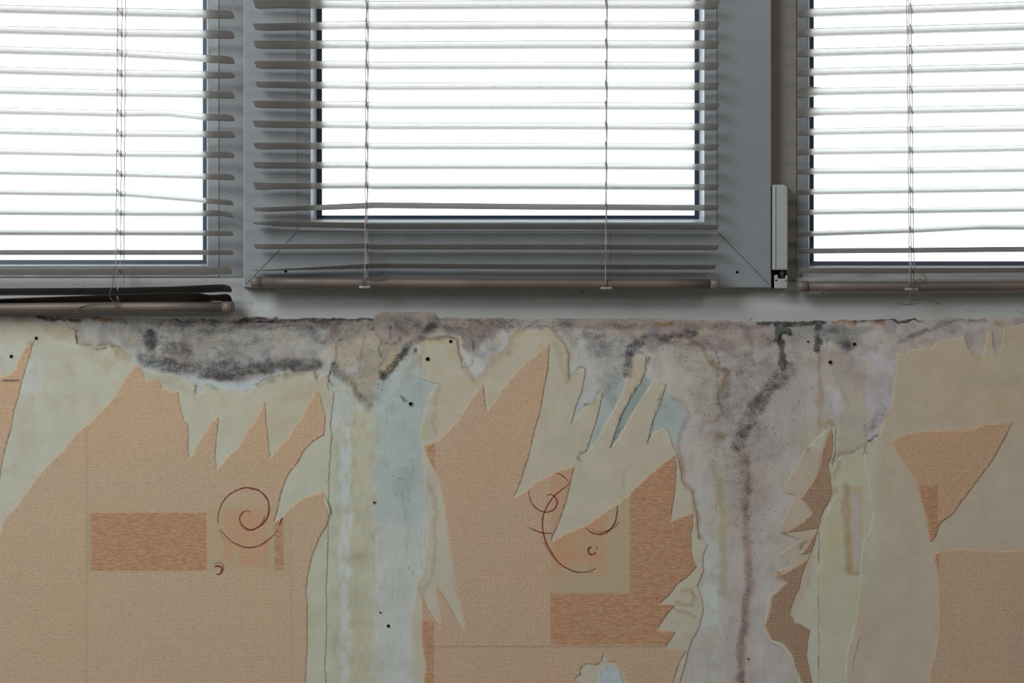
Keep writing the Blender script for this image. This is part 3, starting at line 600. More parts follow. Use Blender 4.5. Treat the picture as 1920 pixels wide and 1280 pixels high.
W4 = [(1557, 801), (1562, 815), (1560, 850), (1553, 868), (1556, 893), (1560, 919), (1555, 939), (1542, 962), (1535, 985), (1527, 1017), (1514, 1050), (1504, 1077), (1499, 1103), (1489, 1122), (1481, 1149), (1489, 1165), (1501, 1168), (1519, 1180), (1514, 1204), (1512, 1227), (1517, 1254), (1524, 1280), (1530, 1500), (1520, BOT), (1490, BOT), (1500, 1500), (1504, 1280), (1492, 1254), (1483, 1224), (1466, 1204), (1447, 1198), (1440, 1185), (1433, 1172), (1440, 1150), (1443, 1142), (1447, 1117), (1460, 1106), (1476, 1092), (1453, 1078), (1473, 1073), (1489, 1063), (1510, 1050), (1519, 1036), (1500, 1040), (1515, 1020), (1532, 990), (1499, 995), (1469, 998), (1489, 988), (1506, 977), (1522, 962), (1512, 945), (1501, 935), (1517, 912), (1529, 890), (1538, 867), (1536, 875), (1540, 850), (1547, 830), (1551, 812)]
W5 = [(1669, 825), (1710, 810), (1765, 806), (1815, 806), (1845, 795), (1897, 790), (1888, 815), (1875, 837), (1863, 860), (1834, 899), (1801, 942), (1788, 962), (1763, 981), (1755, 1004), (1745, 1015), (1741, 1005), (1737, 985), (1729, 945), (1719, 909), (1706, 883), (1689, 860), (1676, 840)]
W6 = [(1753, 1037), (1761, 1031), (1801, 1029), (1860, 1033), (1920, 1031), (2060, 1035), (3300, 1035), (3300, BOT), (1745, BOT), (1738, 1500), (1741, 1280), (1743, 1254), (1750, 1231), (1757, 1188), (1758, 1139), (1757, 1073), (1751, 1046)]
W7 = [(1893, 628), (1900, 612), (1925, 604), (2060, 600), (3300, 600), (3300, 660), (2060, 650), (1925, 640), (1905, 650)]
HOLE = [(1120, 1262), (1128, 1238), (1132, 1224), (1140, 1240), (1153, 1240), (1167, 1258), (1173, 1280), (1176, 1320), (1160, 1350), (1110, 1350), (1078, 1320), (1084, 1280), (1078, 1272), (1090, 1262), (1086, 1256), (1098, 1244)]
B1 = [(-1400, 612), (-60, 606), (0, 600), (60, 603), (98, 606), (104, 612), (112, 610), (122, 604), (128, 612), (142, 620), (142, 630), (143, 645), (160, 649), (175, 648), (190, 650), (210, 647), (228, 655), (238, 664), (247, 671), (262, 684), (270, 692), (300, 699), (330, 706), (350, 712), (360, 715), (368, 722), (367, 738), (380, 736), (395, 722), (420, 727), (440, 738), (462, 738), (480, 724), (500, 712), (525, 696), (545, 694), (570, 697), (588, 696), (592, 704), (597, 714), (603, 702), (612, 700), (620, 694), (616, 712), (615, 730), (626, 735), (622, 772), (619, 797), (622, 815), (619, 850), (616, 900), (616, 990), (612, 1100), (611, 1280), (615, 1500), (600, BOT+20), (-1400, BOT+20)]
B2 = [(791, 637), (800, 633), (840, 633), (857, 637), (862, 668), (868, 692), (880, 703), (892, 714), (904, 703), (915, 692), (927, 668), (940, 662), (950, 660), (955, 648), (958, 628), (967, 615), (980, 612), (986, 622), (1004, 620), (1012, 611), (1032, 614), (1045, 630), (1060, 648), (1067, 664), (1065, 707), (1080, 697), (1097, 688), (1096, 710), (1090, 735), (1080, 762), (1071, 797), (1080, 782), (1092, 768), (1110, 753), (1127, 732), (1130, 737), (1125, 765), (1115, 800), (1097, 850), (1115, 832), (1132, 797), (1152, 765), (1170, 725), (1177, 700), (1182, 680), (1192, 665), (1212, 667), (1211, 695), (1200, 720), (1180, 750), (1167, 775), (1155, 805), (1144, 842), (1160, 820), (1180, 782), (1205, 742), (1222, 717), (1237, 710), (1249, 720), (1242, 745), (1232, 772), (1220, 800), (1212, 835), (1225, 812), (1245, 800), (1255, 812), (1262, 838), (1270, 852), (1276, 876), (1280, 906), (1298, 919), (1303, 945), (1308, 975), (1311, 1011), (1326, 1021), (1318, 1044), (1319, 1070), (1308, 1096), (1316, 1120), (1319, 1142), (1311, 1175), (1298, 1198), (1288, 1231), (1283, 1254), (1275, 1280), (1280, 1500), (1270, BOT+20), (770, BOT+20), (770, 1500), (774, 1280), (772, 1195), (770, 1155), (777, 1122), (780, 1090), (792, 1073), (798, 1031), (805, 975), (800, 926), (795, 880), (788, 828), (787, 810), (792, 790), (800, 762), (802, 745), (812, 730), (822, 719), (805, 716), (791, 710)]
B4 = [(1553, 800), (1566, 800), (1566, 845), (1562, 870), (1566, 930), (1550, 965), (1536, 990), (1536, 1280), (1540, 1500), (1530, BOT+20), (1480, BOT+20), (1492, 1500), (1496, 1270), (1482, 1232), (1462, 1212), (1442, 1204), (1434, 1180), (1437, 1150), (1441, 1118), (1456, 1104), (1466, 1092), (1449, 1078), (1466, 1066), (1484, 1060), (1470, 1046), (1462, 1038), (1484, 1023), (1500, 1012), (1478, 1004), (1465, 999), (1466, 980), (1477, 958), (1490, 930), (1474, 924), (1472, 915), (1478, 897), (1492, 880), (1504, 852), (1512, 838), (1530, 822), (1545, 808)]
B5 = [(1681, 662), (1700, 665), (1702, 656), (1748, 651), (1755, 641), (1800, 632), (1808, 629), (1815, 650), (1825, 665), (1840, 669), (1843, 672), (1847, 648), (1850, 625), (1861, 622), (1863, 650), (1872, 664), (1878, 640), (1881, 615), (1920, 606), (2060, 600), (3330, 600), (3330, BOT+20), (1580, BOT+20), (1582, 1500), (1584, 1280), (1586, 1227), (1602, 1172), (1611, 1116), (1614, 1057), (1619, 1014), (1630, 995), (1637, 960), (1628, 900), (1622, 880), (1620, 860), (1625, 832), (1647, 818), (1655, 797), (1660, 775), (1672, 760), (1675, 712), (1681, 700)]
B6 = [(1562, 872), (1572, 860), (1580, 852), (1600, 853), (1608, 842), (1620, 838), (1626, 860), (1640, 980), (1640, 1100), (1600, 1240), (1604, 1500), (1600, BOT+10), (1536, BOT+10), (1536, 1280), (1536, 990), (1550, 962), (1564, 930), (1560, 900)]

SPIRAL = [([(467.7, 959.4), (462.5, 957), (455.6, 960), (450.5, 967), (449.6, 974.5), (454, 983), (462.5, 990), (471, 993), (481.4, 989), (491.7, 982.3), (500.3, 971), (504, 959), (504, 945), (500.3, 933), (491.7, 924), (481.4, 917), (466, 914), (455.6, 914.7), (442, 919.5), (430, 927), (419.5, 938.5), (412.7, 952), (409, 966), (409, 980)], 2.6),
    ([(414.4, 993.5), (424.7, 1006), (438.5, 1016.7), (455.6, 1024.4), (471, 1025.8), (486.6, 1022), (500, 1014), (515, 1001)], 2.2), ([(523.5, 985), (529.6, 969.4)], 2.2),
    ([(449, 981), (456, 989), (466, 993.5), (478, 992)], 1.2), ([(496, 966), (494, 975), (486, 985)], 1.0), ([(411, 990), (416, 1004), (422, 1013)], .9), ([(466, 917), (488, 920), (500, 937)], .9), ([(515, 1001), (521, 991)], .8),
    ([(402.4, 1062), (409, 1060.5), (415.2, 1063), (416.4, 1069), (412.7, 1075), (405.8, 1076)], 3.4), ([(402, 1056.5), (411, 1054), (418, 1057.5), (420, 1064), (418, 1070)], 1.1)]
SWIRL = [([(1042.7, 886), (1054.9, 891.5), (1069, 905)], 1.8), ([(1068, 907), (1054.9, 916), (1038.6, 930), (1026.4, 947), (1018.3, 967.7), (1017.3, 990), (1022.3, 1012), (1032.5, 1032.7), (1046.7, 1053), (1065, 1066), (1085.3, 1072.3), (1105.6, 1070.3), (1115.8, 1065)], 2.6),
    ([(1025.4, 930), (1030.5, 926), (1039.6, 930), (1044.7, 941), (1039.6, 953.5), (1028.4, 959), (1016.3, 958.5), (1003, 950), (994, 936), (991, 919)], 2.4), ([(991, 988), (1009, 996), (1022, 999), (1034.5, 999)], 2.4),
    ([(1098.5, 989), (1107.7, 997), (1122, 1001), (1138, 997), (1151.4, 982), (1156, 966), (1157.5, 948)], 2.6), ([(1108, 990), (1122, 997), (1142, 993), (1154, 986), (1160.5, 977)], 1.1),
    ([(1108.7, 1024.5), (1103, 1028.6), (1104.6, 1036.8), (1110.7, 1039), (1117.8, 1034.7)], 4.0), ([(1117.5, 1026), (1120, 1027.6)], 3.2), ([(1020, 1015), (1028, 1032), (1042, 1051)], .9)]

sheet('backing_paper', B1, bk, M_BK, .0001, 3.0, 1, 'pale greenish backing paper at the left, hanging in pointed torn teeth below the mould', amp=1.6)
sheet('backing_paper', B2, bk, M_BK, .0001, 3.0, 2, 'cream backing paper under the middle window, torn into long slanting tongues', amp=1.0)
sheet('backing_paper', B4, bk, M_BK, .0001, 3.0, 4, 'narrow frilly brownish backing paper fringing the dark wallpaper sliver', amp=1.4)
sheet('backing_paper', B6, gl, M_BK, .0002, 3.0, 6, 'pale yellow strip of old glued paper right of the dark wallpaper sliver', amp=.7)
sheet('backing_paper', B5, bk, M_BK, .00028, 3.2, 5, 'wide beige grey backing paper covering the right end of the wall', amp=.9)
sheet('torn_wallpaper', W1, wp, M_WP, .0005, 4.0, 11, 'small beige woven wallpaper wedge at the far left edge, pointing up to a nail hole', amp=.6)
sheet('torn_wallpaper', W2, wp, M_WP, .0005, 4.0, 12, 'large beige woven wallpaper on the left, printed with a red spiral and an orange rectangle', amp=.8, ink=SPIRAL)
# the middle sheet has a torn hole near the bottom: cut it by routing the outline round the hole
i0 = W3.index((800, BOT)); Wm = W3[:i0]+[(1122, BOT), (1122, 1350)]+[(1160, 1350), (1176, 1320), (1173, 1280), (1167, 1258), (1153, 1240), (1140, 1240), (1132, 1224), (1128, 1238), (1120, 1246), (1098, 1244), (1086, 1256), (1090, 1262), (1078, 1272), (1084, 1280), (1078, 1320), (1110, 1350), (1118, 1352), (1118, BOT)]+W3[i0:]
sheet('torn_wallpaper', Wm, wp, M_WP, .0005, 4.0, 13, 'middle woven wallpaper printed with tangled red swirls and an orange L', amp=.8, ink=SWIRL)
sheet('torn_wallpaper', W4, wp, M_WP, .0005, 3.0, 14, 'narrow darkened wallpaper sliver with ragged spikes, right of the brown mould streak', amp=.8)
sheet('torn_wallpaper', W5, wp, M_WP, .00068, 4.0, 15, 'triangular orange beige wallpaper remnant pointing down, right side of the wall', amp=.9)
sheet('torn_wallpaper', W6, wp, M_WP, .00068, 4.0, 16, 'rectangular plain beige woven wallpaper in the lower right corner', amp=.8)
sheet('torn_wallpaper', [(1135, 1262), (1137, 1262), (1137, 1264)], bk, M_WP, .0, 4.0, 17, 'x') if False else None
# bluish plaster seen through the hole: small pale patch on the backing paper
PH = [(1122, 1400), (1118, 1300), (1121, 1262), (1132, 1246), (1146, 1244), (1162, 1256), (1170, 1282), (1174, 1400)]
sheet('filler_patch', PH, pl, M_PL, .0003, 4.0, 18, 'pale blue filler patch inside the torn hole at the bottom of the middle wallpaper', 'filler', amp=1.0)

# small curled paper flakes and chips of paint under the rail
def flake(pts, y0, y1, mat, name, label, cat, seed):
    pts = rough_edge(pts, 3.0, .8, seed); n = len(pts); cx = sum(p[0] for p in pts)/n; cy = sum(p[1] for p in pts)/n
    mb = MB(); l0 = [P(p[0], p[1], y0+.0002) for p in pts]; l1 = [P(p[0], p[1], y1+.0006*mnoise.noise(Vector((p[0]*.1, p[1]*.1, seed)))) for p in pts]
    l2 = [P(cx+(p[0]-cx)*.7, cy+(p[1]-cy)*.7, y1-.0004) for p in pts]
    mb.loft([l0, l1, l2], 0, cap1=True); o = mb.build(name, mat, None, True)
    m_ = o.data; px_ = np.array([v.co.x/kk+960 for v in m_.vertices]); py_ = np.array([640-(v.co.z-ZC)/kk for v in m_.vertices]); set_attrs(m_, px_, py_, pl.a); tag(o, label, cat); return o
flake([(1455, 612), (1470, 612), (1481, 616), (1484, 628), (1474, 622), (1462, 626), (1456, 640), (1450, 632)], .0005, -.0016, M_TEAL if False else simple('teal_paint', (92, 104, 96), .85), 'paint_chip', 'curled grey green paint chip at the top of the dark crack', 'paint chip', 3)
flake([(1428, 616), (1440, 614), (1452, 618), (1459, 630), (1450, 640), (1436, 632)], .0005, -.0014, M_PL, 'paint_chip', 'lifted pale plaster chip left of the dark crack', 'paint chip', 4)
flake([(452, 597), (464, 592), (500, 595), (520, 594), (508, 604), (470, 603)], .0004, -.0012, M_PL, 'paint_chip', 'loose pale paint flake at the black gap left of the middle window', 'paint chip', 5)
# curl of paper at the edge of the left sheet
mb = MB(); pts = [(609, 932), (612, 940), (615, 948), (618, 958), (617, 966)]; L = []
for i, p in enumerate(crom(pts, 4)):
    u = i/16; wd = 4.5*math.sin(PI*min(1, u+.03)); L.append([P(p[0]+wd*math.cos(a)*.8-wd*.3, p[1], -.002-.0016*math.sin(a)*math.sin(PI*u)) for a in (0, .7, 1.4, 2.1, 2.8)])
mb.loft(L, 0, closed=False); o = mb.build('paper_curl', M_BK, None, True)
set_attrs(o.data, np.array([v.co.x/kk+960 for v in o.data.vertices]), np.array([640-(v.co.z-ZC)/kk for v in o.data.vertices]), bk.a); tag(o, 'tiny curled lip of torn paper on the left edge of the bare plaster column', 'paper curl')

# ------------------------------------------------------------------ window frames
def rect_loop(L, R, B, y, T=TOPPX):
    return [P(L, B, y), P(R, B, y), P(R, T, y), P(L, T, y)]
def frame(root, name, loops, mat, closed_back=True):
    mb = MB(); mb.loft([rect_loop(*l) for l in loops], 0); return mb.build(name, mat, root)
def inset(L, R, B, T, y): return [P(L, B, y), P(R, B, y), P(R, T, y), P(L, T, y)]
def ring(mb, seq, m=0):
    mb.loft([inset(*q) for q in seq], m)
def groove(mb, a, b, y, wpx=1.0):
    (x0, y0), (x1, y1) = a, b; L = math.hypot(x1-x0, y1-y0); n = (-(y1-y0)/L*wpx/2, (x1-x0)/L*wpx/2)
    q = [P(x0+n[0], y0+n[1], y), P(x1+n[0], y1+n[1], y), P(x1-n[0], y1-n[1], y), P(x0-n[0], y0-n[1], y)]
    mb.loft([[(v[0], v[1]+.0006, v[2]) for v in q], q], 0, cap1=True)
T0 = -410
def window(name, sash, bead, rev, gk, glz, yf, ybead, yrev, label, mat, mitre):
    root = empty(name); tag(root, label, kind='structure')
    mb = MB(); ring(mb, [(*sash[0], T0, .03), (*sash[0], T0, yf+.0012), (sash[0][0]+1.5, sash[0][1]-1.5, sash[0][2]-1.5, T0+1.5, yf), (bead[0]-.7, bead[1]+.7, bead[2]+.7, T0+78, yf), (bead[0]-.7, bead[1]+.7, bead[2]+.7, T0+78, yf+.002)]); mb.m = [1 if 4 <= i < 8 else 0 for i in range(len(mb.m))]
    mb.build('sash', [mat, M_HC], root)  # bevel faces take the lighter plastic: edge highlight painted into the colour
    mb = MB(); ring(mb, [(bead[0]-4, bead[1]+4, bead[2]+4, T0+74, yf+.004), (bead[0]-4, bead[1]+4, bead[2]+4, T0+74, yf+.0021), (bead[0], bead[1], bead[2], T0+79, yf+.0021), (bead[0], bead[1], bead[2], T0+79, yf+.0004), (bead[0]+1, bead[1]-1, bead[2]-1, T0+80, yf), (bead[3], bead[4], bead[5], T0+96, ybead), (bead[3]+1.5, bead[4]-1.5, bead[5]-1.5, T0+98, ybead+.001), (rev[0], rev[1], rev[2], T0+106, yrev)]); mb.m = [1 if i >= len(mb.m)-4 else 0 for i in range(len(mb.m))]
    mb.build('glazing_bead', [mat, M_REVEAL_LIT], root)  # reveal faces take a paler plastic: sky light painted into the colour
    mb = MB(); ring(mb, [(rev[0]-2, rev[1]+2, rev[2]+2, T0+104, yrev+.001), (rev[0], rev[1], rev[2], T0+106, yrev), (gk[0], gk[1], gk[2], T0+117, yrev+.001), (gk[0], gk[1], gk[2], T0+117, yrev+.006)])
    mb.build('gasket', M_GK, root)
    mb = MB(); g = inset(gk[0]-3, gk[1]+3, gk[2]+3, T0+112, yrev+.003); g2 = [(v[0], v[1]+.004, v[2]) for v in g]; mb.loft([g, g2], 0, True, True); mb.build('glass_pane', M_GLASS, root)
    mb = MB()
    for a, b in mitre: groove(mb, a, b, yf-.00015, 1.1)
    if mitre: mb.build('mitre_joint', M_LINE, root)
    return root
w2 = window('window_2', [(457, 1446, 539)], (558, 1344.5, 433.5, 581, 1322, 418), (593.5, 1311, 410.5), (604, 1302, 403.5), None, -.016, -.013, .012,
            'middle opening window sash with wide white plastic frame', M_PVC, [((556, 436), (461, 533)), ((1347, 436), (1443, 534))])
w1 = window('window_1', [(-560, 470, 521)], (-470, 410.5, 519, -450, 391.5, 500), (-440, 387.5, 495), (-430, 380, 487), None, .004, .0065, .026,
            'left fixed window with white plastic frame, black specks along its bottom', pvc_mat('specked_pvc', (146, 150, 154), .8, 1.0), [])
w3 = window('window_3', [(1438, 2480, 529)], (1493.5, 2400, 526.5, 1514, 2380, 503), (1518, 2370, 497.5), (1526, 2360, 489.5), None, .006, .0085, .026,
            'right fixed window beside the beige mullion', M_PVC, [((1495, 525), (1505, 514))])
# beige mullion face between the opening sash and the right window
mb = MB(); q = [P(1440, 527.5, .0045), P(1493, 527.5, .0045), P(1493, T0, .0045), P(1440, T0, .0045)]; mb.loft([[(v[0], .03, v[2]) for v in q], q], 0, cap1=True)
tag(mb.build('trim_2', M_MUL), kind='structure', label='beige grimy mullion between the middle and right windows')
# bottom rail under the windows
mb = MB(); x0, x1 = (-600-960)*kk, (2520-960)*kk
prof = [(.03, 520.5), (.0055, 520.5), (.005, 521.5), (.005, 568), (.0035, 574), (.0015, 580), (.0012, 590), (.0015, 612), (.03, 612)]
xsn = np.linspace(x0, x1, 40)
mb.loft([[(float(x), y, ZC-(py-640)*K(y)) for y, py in prof] for x in xsn], 0, True, True, closed=True)
tag(mb.build('trim_1', M_PVCD), kind='structure', label='white dirt streaked bottom rail running under the windows')
# drain caps and screw specks on the sash
def dot(parent, px, py, r, y, mat, name):
    mb = MB(); mb.loft([[P(px+r*k*math.cos(a), py+r*k*math.sin(a), y-d) for a in [2*PI*q/12 for q in range(12)]] for k, d in ((1.15, -.0003), (1, .0003), (.55, .00035))], 0, cap1=True); mb.build(name, mat, parent, True)
dot(w2, 535.5, 508, 2.6, -.0163, M_BLACK, 'screw_hole'); dot(w2, 1382, 510, 2.4, -.0163, M_BLACK, 'screw_hole')

# hinge: tall cover and lower bearing
def rbox(mb, x0, x1, y0, y1, yf, yb, r=(3, 3, 3, 3), bev=2.0, m=0):      # px rectangle with rounded corners, bevelled front
    def loop(ins, y):
        pts = []
        for (cx, cy, a0, rr) in ((x1, y1, 0, r[2]), (x0, y1, 90, r[3]), (x0, y0, 180, r[0]), (x1, y0, 270, r[1])):
            rr2 = max(rr-ins, .3); sx = -1 if cx == x1 else 1; sy = -1 if cy == y1 else 1
            ox = cx+sx*(ins+rr2); oy = cy+sy*(ins+rr2)
            for q in range(6):
                a = math.radians(a0+90*q/5); pts.append(P(ox+rr2*math.cos(a), oy+rr2*math.sin(a), y))
        return pts
    mb.loft([loop(0, yb), loop(0, yf+.0012), loop(bev*.4, yf+.0004), loop(bev, yf)], m, cap0=True, cap1=True)
mb = MB(); rbox(mb, 1375, 1391, 503, 536, -.0162, -.015, (6, 6, 6, 6), .6); mb.build('cover_plate', M_PVC, w2)
mb = MB(); rbox(mb, 1448, 1477, 346, 506, -.022, .004, (2, 9, 1.5, 1.5), 2.4); h = mb.build('hinge_cover', M_HC, w2)
mb = MB(); mb.box(*[P(1454.5, 0, -.0222)[0], P(1455.2, 0, -.0222)[0]], -.0223, -.0215, P(0, 503, -.022)[2], P(0, 350, -.022)[2]); mb.build('cover_seam', M_LINE, h)
hb = MB(); rbox(hb, 1451.5, 1477, 522, 541, -.0195, .004, (2, 2, 3, 3), 2.0); rbox(hb, 1451.5, 1459, 515, 528, -.0195, .004, (3, 2, 1, 1), 1.2); rbox(hb, 1472, 1477, 516, 528, -.0195, .004, (2, 2, 1, 1), 1.0)
hbo = hb.build('hinge_bearing', M_HC, w2)
mb = MB(); mb.tube([P(1466, 505, -.012), P(1466, 521, -.012)], .0024, 12); mb.tube([P(1466, 509, -.012), P(1466, 512, -.012)], .0032, 12); mb.build('hinge_pin', M_STEEL, w2, True)
mb = MB(); rbox(mb, 1447.5, 1474, 506.5, 523, -.006, .004, (1, 1, 1, 1), .6); rbox(mb, 1447.5, 1452, 522, 540, -.006, .004, (1, 1, 1, 1), .6); mb.build('hinge_backplate', M_BLACK, w2)

# ------------------------------------------------------------------ venetian blinds
SW = .0250; TILT = math.radians(9.5)
def slat_mesh(knots, yb, xl, xr, tilt=TILT, twist=None, crease=None, endr=6, width=SW, crown=.0012):
    """knots: (px, py) of the slat's middle line on its own plane; twist: (px, extra tilt) knots."""
    k = K(yb); kx = [q[0] for q in knots]; kz = [q[1] for q in knots]
    base = np.arange(xl, xr, 14.0); base = np.concatenate([[xl, xl+1.2, xl+3, xl+5, xl+8, xl+12], base[base > xl+16], [xr-12, xr-8, xr-5, xr-3, xr-1.2, xr]]); base = np.unique(base[(base >= xl) & (base <= xr)])
    tw = (lambda x: float(np.interp(x, [q[0] for q in twist], [q[1] for q in twist]))) if twist else (lambda x: 0.0)
    prof = np.linspace(-1, 1, 9); loops = []
    for x in base:
        z = float(np.interp(x, kx, kz)); e = min(x-xl, xr-x); sh = 1.0 if e >= 11 else math.sqrt(max(0, 1-((11-e)/11)**2))*.42+.58
        t = tilt+tw(x); top = []; bot = []
        for p in prof:
            v = p*width/2*sh; hh = crown*(1-p*p)
            dy = v*math.cos(t)+hh*math.sin(t); dz = -v*math.sin(t)+hh*math.cos(t)
            q = P(x, z, yb); top.append((q[0], yb+dy, q[2]+dz-crown*.5)); bot.append((q[0], yb+dy, q[2]+dz-crown*.5-.00014))
        loops.append(top+bot[::-1])
    mb = MB(); mb.loft(loops, 0, True, True); return mb
def cord(mb, pts, r=.00042, n=5): mb.tube(pts, r, n)
def blind(name, label, yb, xl, xr, slats, rail, ladders, capL, capR):
    """slats: list of dict; rail: (knots, half height px)."""
    x_mid = (xl+xr)/2; root = empty(name, P(x_mid, rail[0][1], yb)); tag(root, label, 'window blind')
    for sd in slats:
        mb = slat_mesh(sd['k'], yb, sd.get('xl', xl), sd.get('xr', xr), sd.get('tilt', TILT), sd.get('twist'), width=sd.get('w', SW))
        rel(mb.build('slat', sd.get('mat', M_SLAT), None, True), root)
    # bottom rail, flattened oval section
    def rloops(a, b, sy, sz, inset0=0):
        out = []
        for x in (a, b):
            zc = float(np.interp(x, [q[0] for q in rail], [q[1] for q in rail])); p = P(x, zc, yb)
            out.append([(p[0], yb+sy*math.copysign(abs(math.cos(t))**.62, math.cos(t)), p[2]+sz*math.copysign(abs(math.sin(t))**.75, math.sin(t))) for t in [2*PI*q/24 for q in range(24)]])
        return out
    segs = np.linspace(xl+(16 if capL else 0), xr-(16 if capR else 0), 10); loops = []
    for a, b in zip(segs, segs[1:]): l = rloops(a, b, .0105, .0054); loops.append(l[0])
    loops.append(l[1]); mb = MB(); mb.loft(loops, 0, True, True); rr = rel(mb.build('bottom_rail', M_RAIL, None, True), root)
    for on, a, b in ((capL, xl, xl+17), (capR, xr-17, xr)):
        if not on: continue
        l = rloops(a, b, .0113, .0060); mb = MB()
        tip = rloops(a-1.5 if on == 'L' else a, b+1.5 if on == 'R' else b, .0095, .0048)
        seq = [tip[0], l[0], l[1]] if on == 'L' else [l[0], l[1], tip[1]]
        mb.loft(seq, 0, True, True); o = mb.build('end_cap', M_CAP, None, True); o.parent = rr
        pass
    for ld in ladders:
        xs_, rungs = ld['x'], True
        topz = T0+115; botz = ld['bot']
        cols = []
        for (xa, dy, jit) in xs_:
            mb = MB(); pts = []
            for q in np.arange(topz, botz, 9.0): pts.append(P(xa+jit*math.sin(q*.085+xa)+ld.get('drift', 0)*(q-botz)/400, q, yb+dy))
            pts.append(P(xa, botz, yb+dy*.8)); mb.tube(pts, ld.get('r', .0005), 5)
            rel(mb.build('lift_cord' if abs(dy) < .004 else 'ladder_cord', M_CORD, None, True), root)
        mb = MB()
        for sd in slats:
            zc = float(np.interp(ld['cx'], [q[0] for q in sd['k']], [q[1] for q in sd['k']])); a = P(ld['cx']-ld['rw'], zc-2, yb-SW*.5); b = P(ld['cx']+ld['rw'], zc+3, yb+SW*.45)
            m1 = P(ld['cx'], zc+2, yb); a = (a[0], a[1], P(0, zc, yb)[2]+.0018); b = (b[0], b[1], P(0, zc, yb)[2]-.0024)
            mb.tube([a, (m1[0], m1[1], P(0, zc, yb)[2]-.0016), b], .0004, 5)
            mb.tube([(a[0], a[1]-.0006, a[2]+.0016), (a[0]+.0004, a[1]-.0008, a[2]-.0014)], .0007, 6)
        rel(mb.build('ladder_rung', M_CORD, None, True), root)
        if ld.get('btn'):
            bx_, by_, bw = ld['btn']; mb = MB(); rbox(mb, bx_-bw, bx_+bw, by_-2.5, by_+2.6, yb-.0118, yb-.006, (2, 2, 2, 2), 1); rel(mb.build('cord_button', M_BTN, None, True), root)
    # headrail above the view
    zt = T0+100; mb = MB(); a = P(xl, zt, yb); b = P(xr, zt, yb); mb.box(a[0], b[0], yb-.0125, yb+.0125, a[2], a[2]+.025); rel(mb.build('headrail', M_RAIL, None), root)
    return root
def upslats(first, pitch, n, slope=0.0):     # slats above the frame of the photo
    out = []
    for i in range(1, n+1):
        out.append({'k': [(x, y-pitch*i-slope*i*(x-first[0][0])/1000) for x, y in first]})
    return out
YB2 = -.034
c_l = [5, 49, 82, 120, 157, 194, 231, 272, 308, 347, 391, 417, 460.5, 505]; c_m = [8, 46, 83, 121, 160, 196, 234, 272, 309, 347, 384.5, 422, 460, 498]; c_r = [8, 47, 83, 123, 161, 199, 237, 275, 312, 350, 388.5, 425, 463, 499.5]
sl = []
for i, (a, b, c) in enumerate(zip(c_l, c_m, c_r)):
    d = {'k': [(470, a), (500, a+.6), (687, b), (695, b+(1.5 if i not in (10, 13) else -1)), (1000, (b+c)/2), (1137, (b*.33+c*.67)), (1350, c)], 'xl': 476+(3 if i in (3, 4) else 0)+random.uniform(-1, 1.5), 'xr': 1348}
    if i in (0, 9): d['twist'] = [(470, math.radians(9)), (510, 0)]
    if i in (1, 4, 10): d['twist'] = [(470, math.radians(-4)), (687, 0)]
    if i == 11: d['twist'] = [(470, math.radians(-9)), (520, 0), (1350, 0)]; d['xl'] = 473
    if i == 13: d['twist'] = [(470, math.radians(-10)), (560, math.radians(-7)), (690, 0)]; d['xl'] = 471; d['xr'] = 1343
    sl.append(d)
sl += upslats([(470, 5), (687, 8), (1350, 8)], 37.6, 8)
b2 = blind('venetian_blind', 'middle brown grey slatted blind hanging in front of the opening window sash', YB2, 474, 1347, sl, [(470, 528.5), (687, 530.5), (1137, 532.5), (1350, 532.5)],
      [{'x': [(684.5, -.0122, .5), (688.5, .0115, .4), (687, .001, 1.1)], 'cx': 687, 'rw': 1.5, 'bot': 531, 'btn': (684, 538, 11), 'drift': -1.5}, {'x': [(1135.5, -.0122, .4), (1136.5, .0115, .3), (1136.5, .001, .6)], 'cx': 1136, 'rw': 1, 'bot': 534, 'btn': (1137, 540, 11), 'drift': -1.5}], 'L', 'R')
YB1 = -.020
l0_ = [16, 55, 93, 131, 169, 207, 245, 283, 321, 359, 397, 435, 472, 509, 546, 562]; l1_ = [22, 61, 99, 137, 174, 212, 250, 287.5, 325, 362, 398.5, 435.5, 472, 509, 545, 560]; l2_ = [26.5, 64, 112, 140, 177, 220, 251, 289, 331, 377, 400, 436, 472, 506, 540, 559]
sl = []
for i, (a, b, c) in enumerate(zip(l0_, l1_, l2_)):
    kn = [(-500, a-(6 if i < 10 else 0)), (0, a), (222, b), (438, c)]
    if i == 2: kn = [(-500, a-6), (0, a), (222, b), (236, b+1), (330, 105), (438, c)]
    if i == 5: kn = [(-500, a-6), (0, a), (222, b), (310, 211), (330, 213), (370, 217.5), (438, c)]
    if i == 9: kn = [(-500, a-6), (0, a), (222, b), (240, b+1), (330, 370), (400, 376), (438, 379)]
    if i == 10: kn = [(-500, a), (0, a), (222, b), (385, 399), (410, 398), (438, 403)]
    if i == 13: kn = [(-500, 509), (0, 509), (380, 508), (410, 506), (430, 505)]
    if i == 14: kn = [(-500, 548), (0, 546), (222, 545), (330, 543), (415, 539), (433, 540)]
    if i == 15: kn = [(-500, 566), (0, 566), (222, 562), (330, 559), (370, 558), (400, 557), (433, 558)]
    d = {'k': kn, 'mat': M_SLATD if i > 13 else M_SLAT, 'xr': (438 if i < 9 else 436 if i < 13 else 433)+random.uniform(-.6, .6)}
    if i == 3: d['twist'] = [(-500, 0), (385, 0), (430, math.radians(-5))]
    if i == 13: d['twist'] = [(-500, math.radians(4)), (0, math.radians(4)), (390, math.radians(6)), (425, math.radians(10))]
    if i == 14: d['twist'] = [(-500, math.radians(5)), (438, math.radians(8))]
    if i == 15: d['twist'] = [(-500, math.radians(6)), (0, math.radians(8)), (200, math.radians(19)), (330, math.radians(24)), (375, math.radians(18)), (400, math.radians(2)), (433, math.radians(14))]
    sl.append(d)
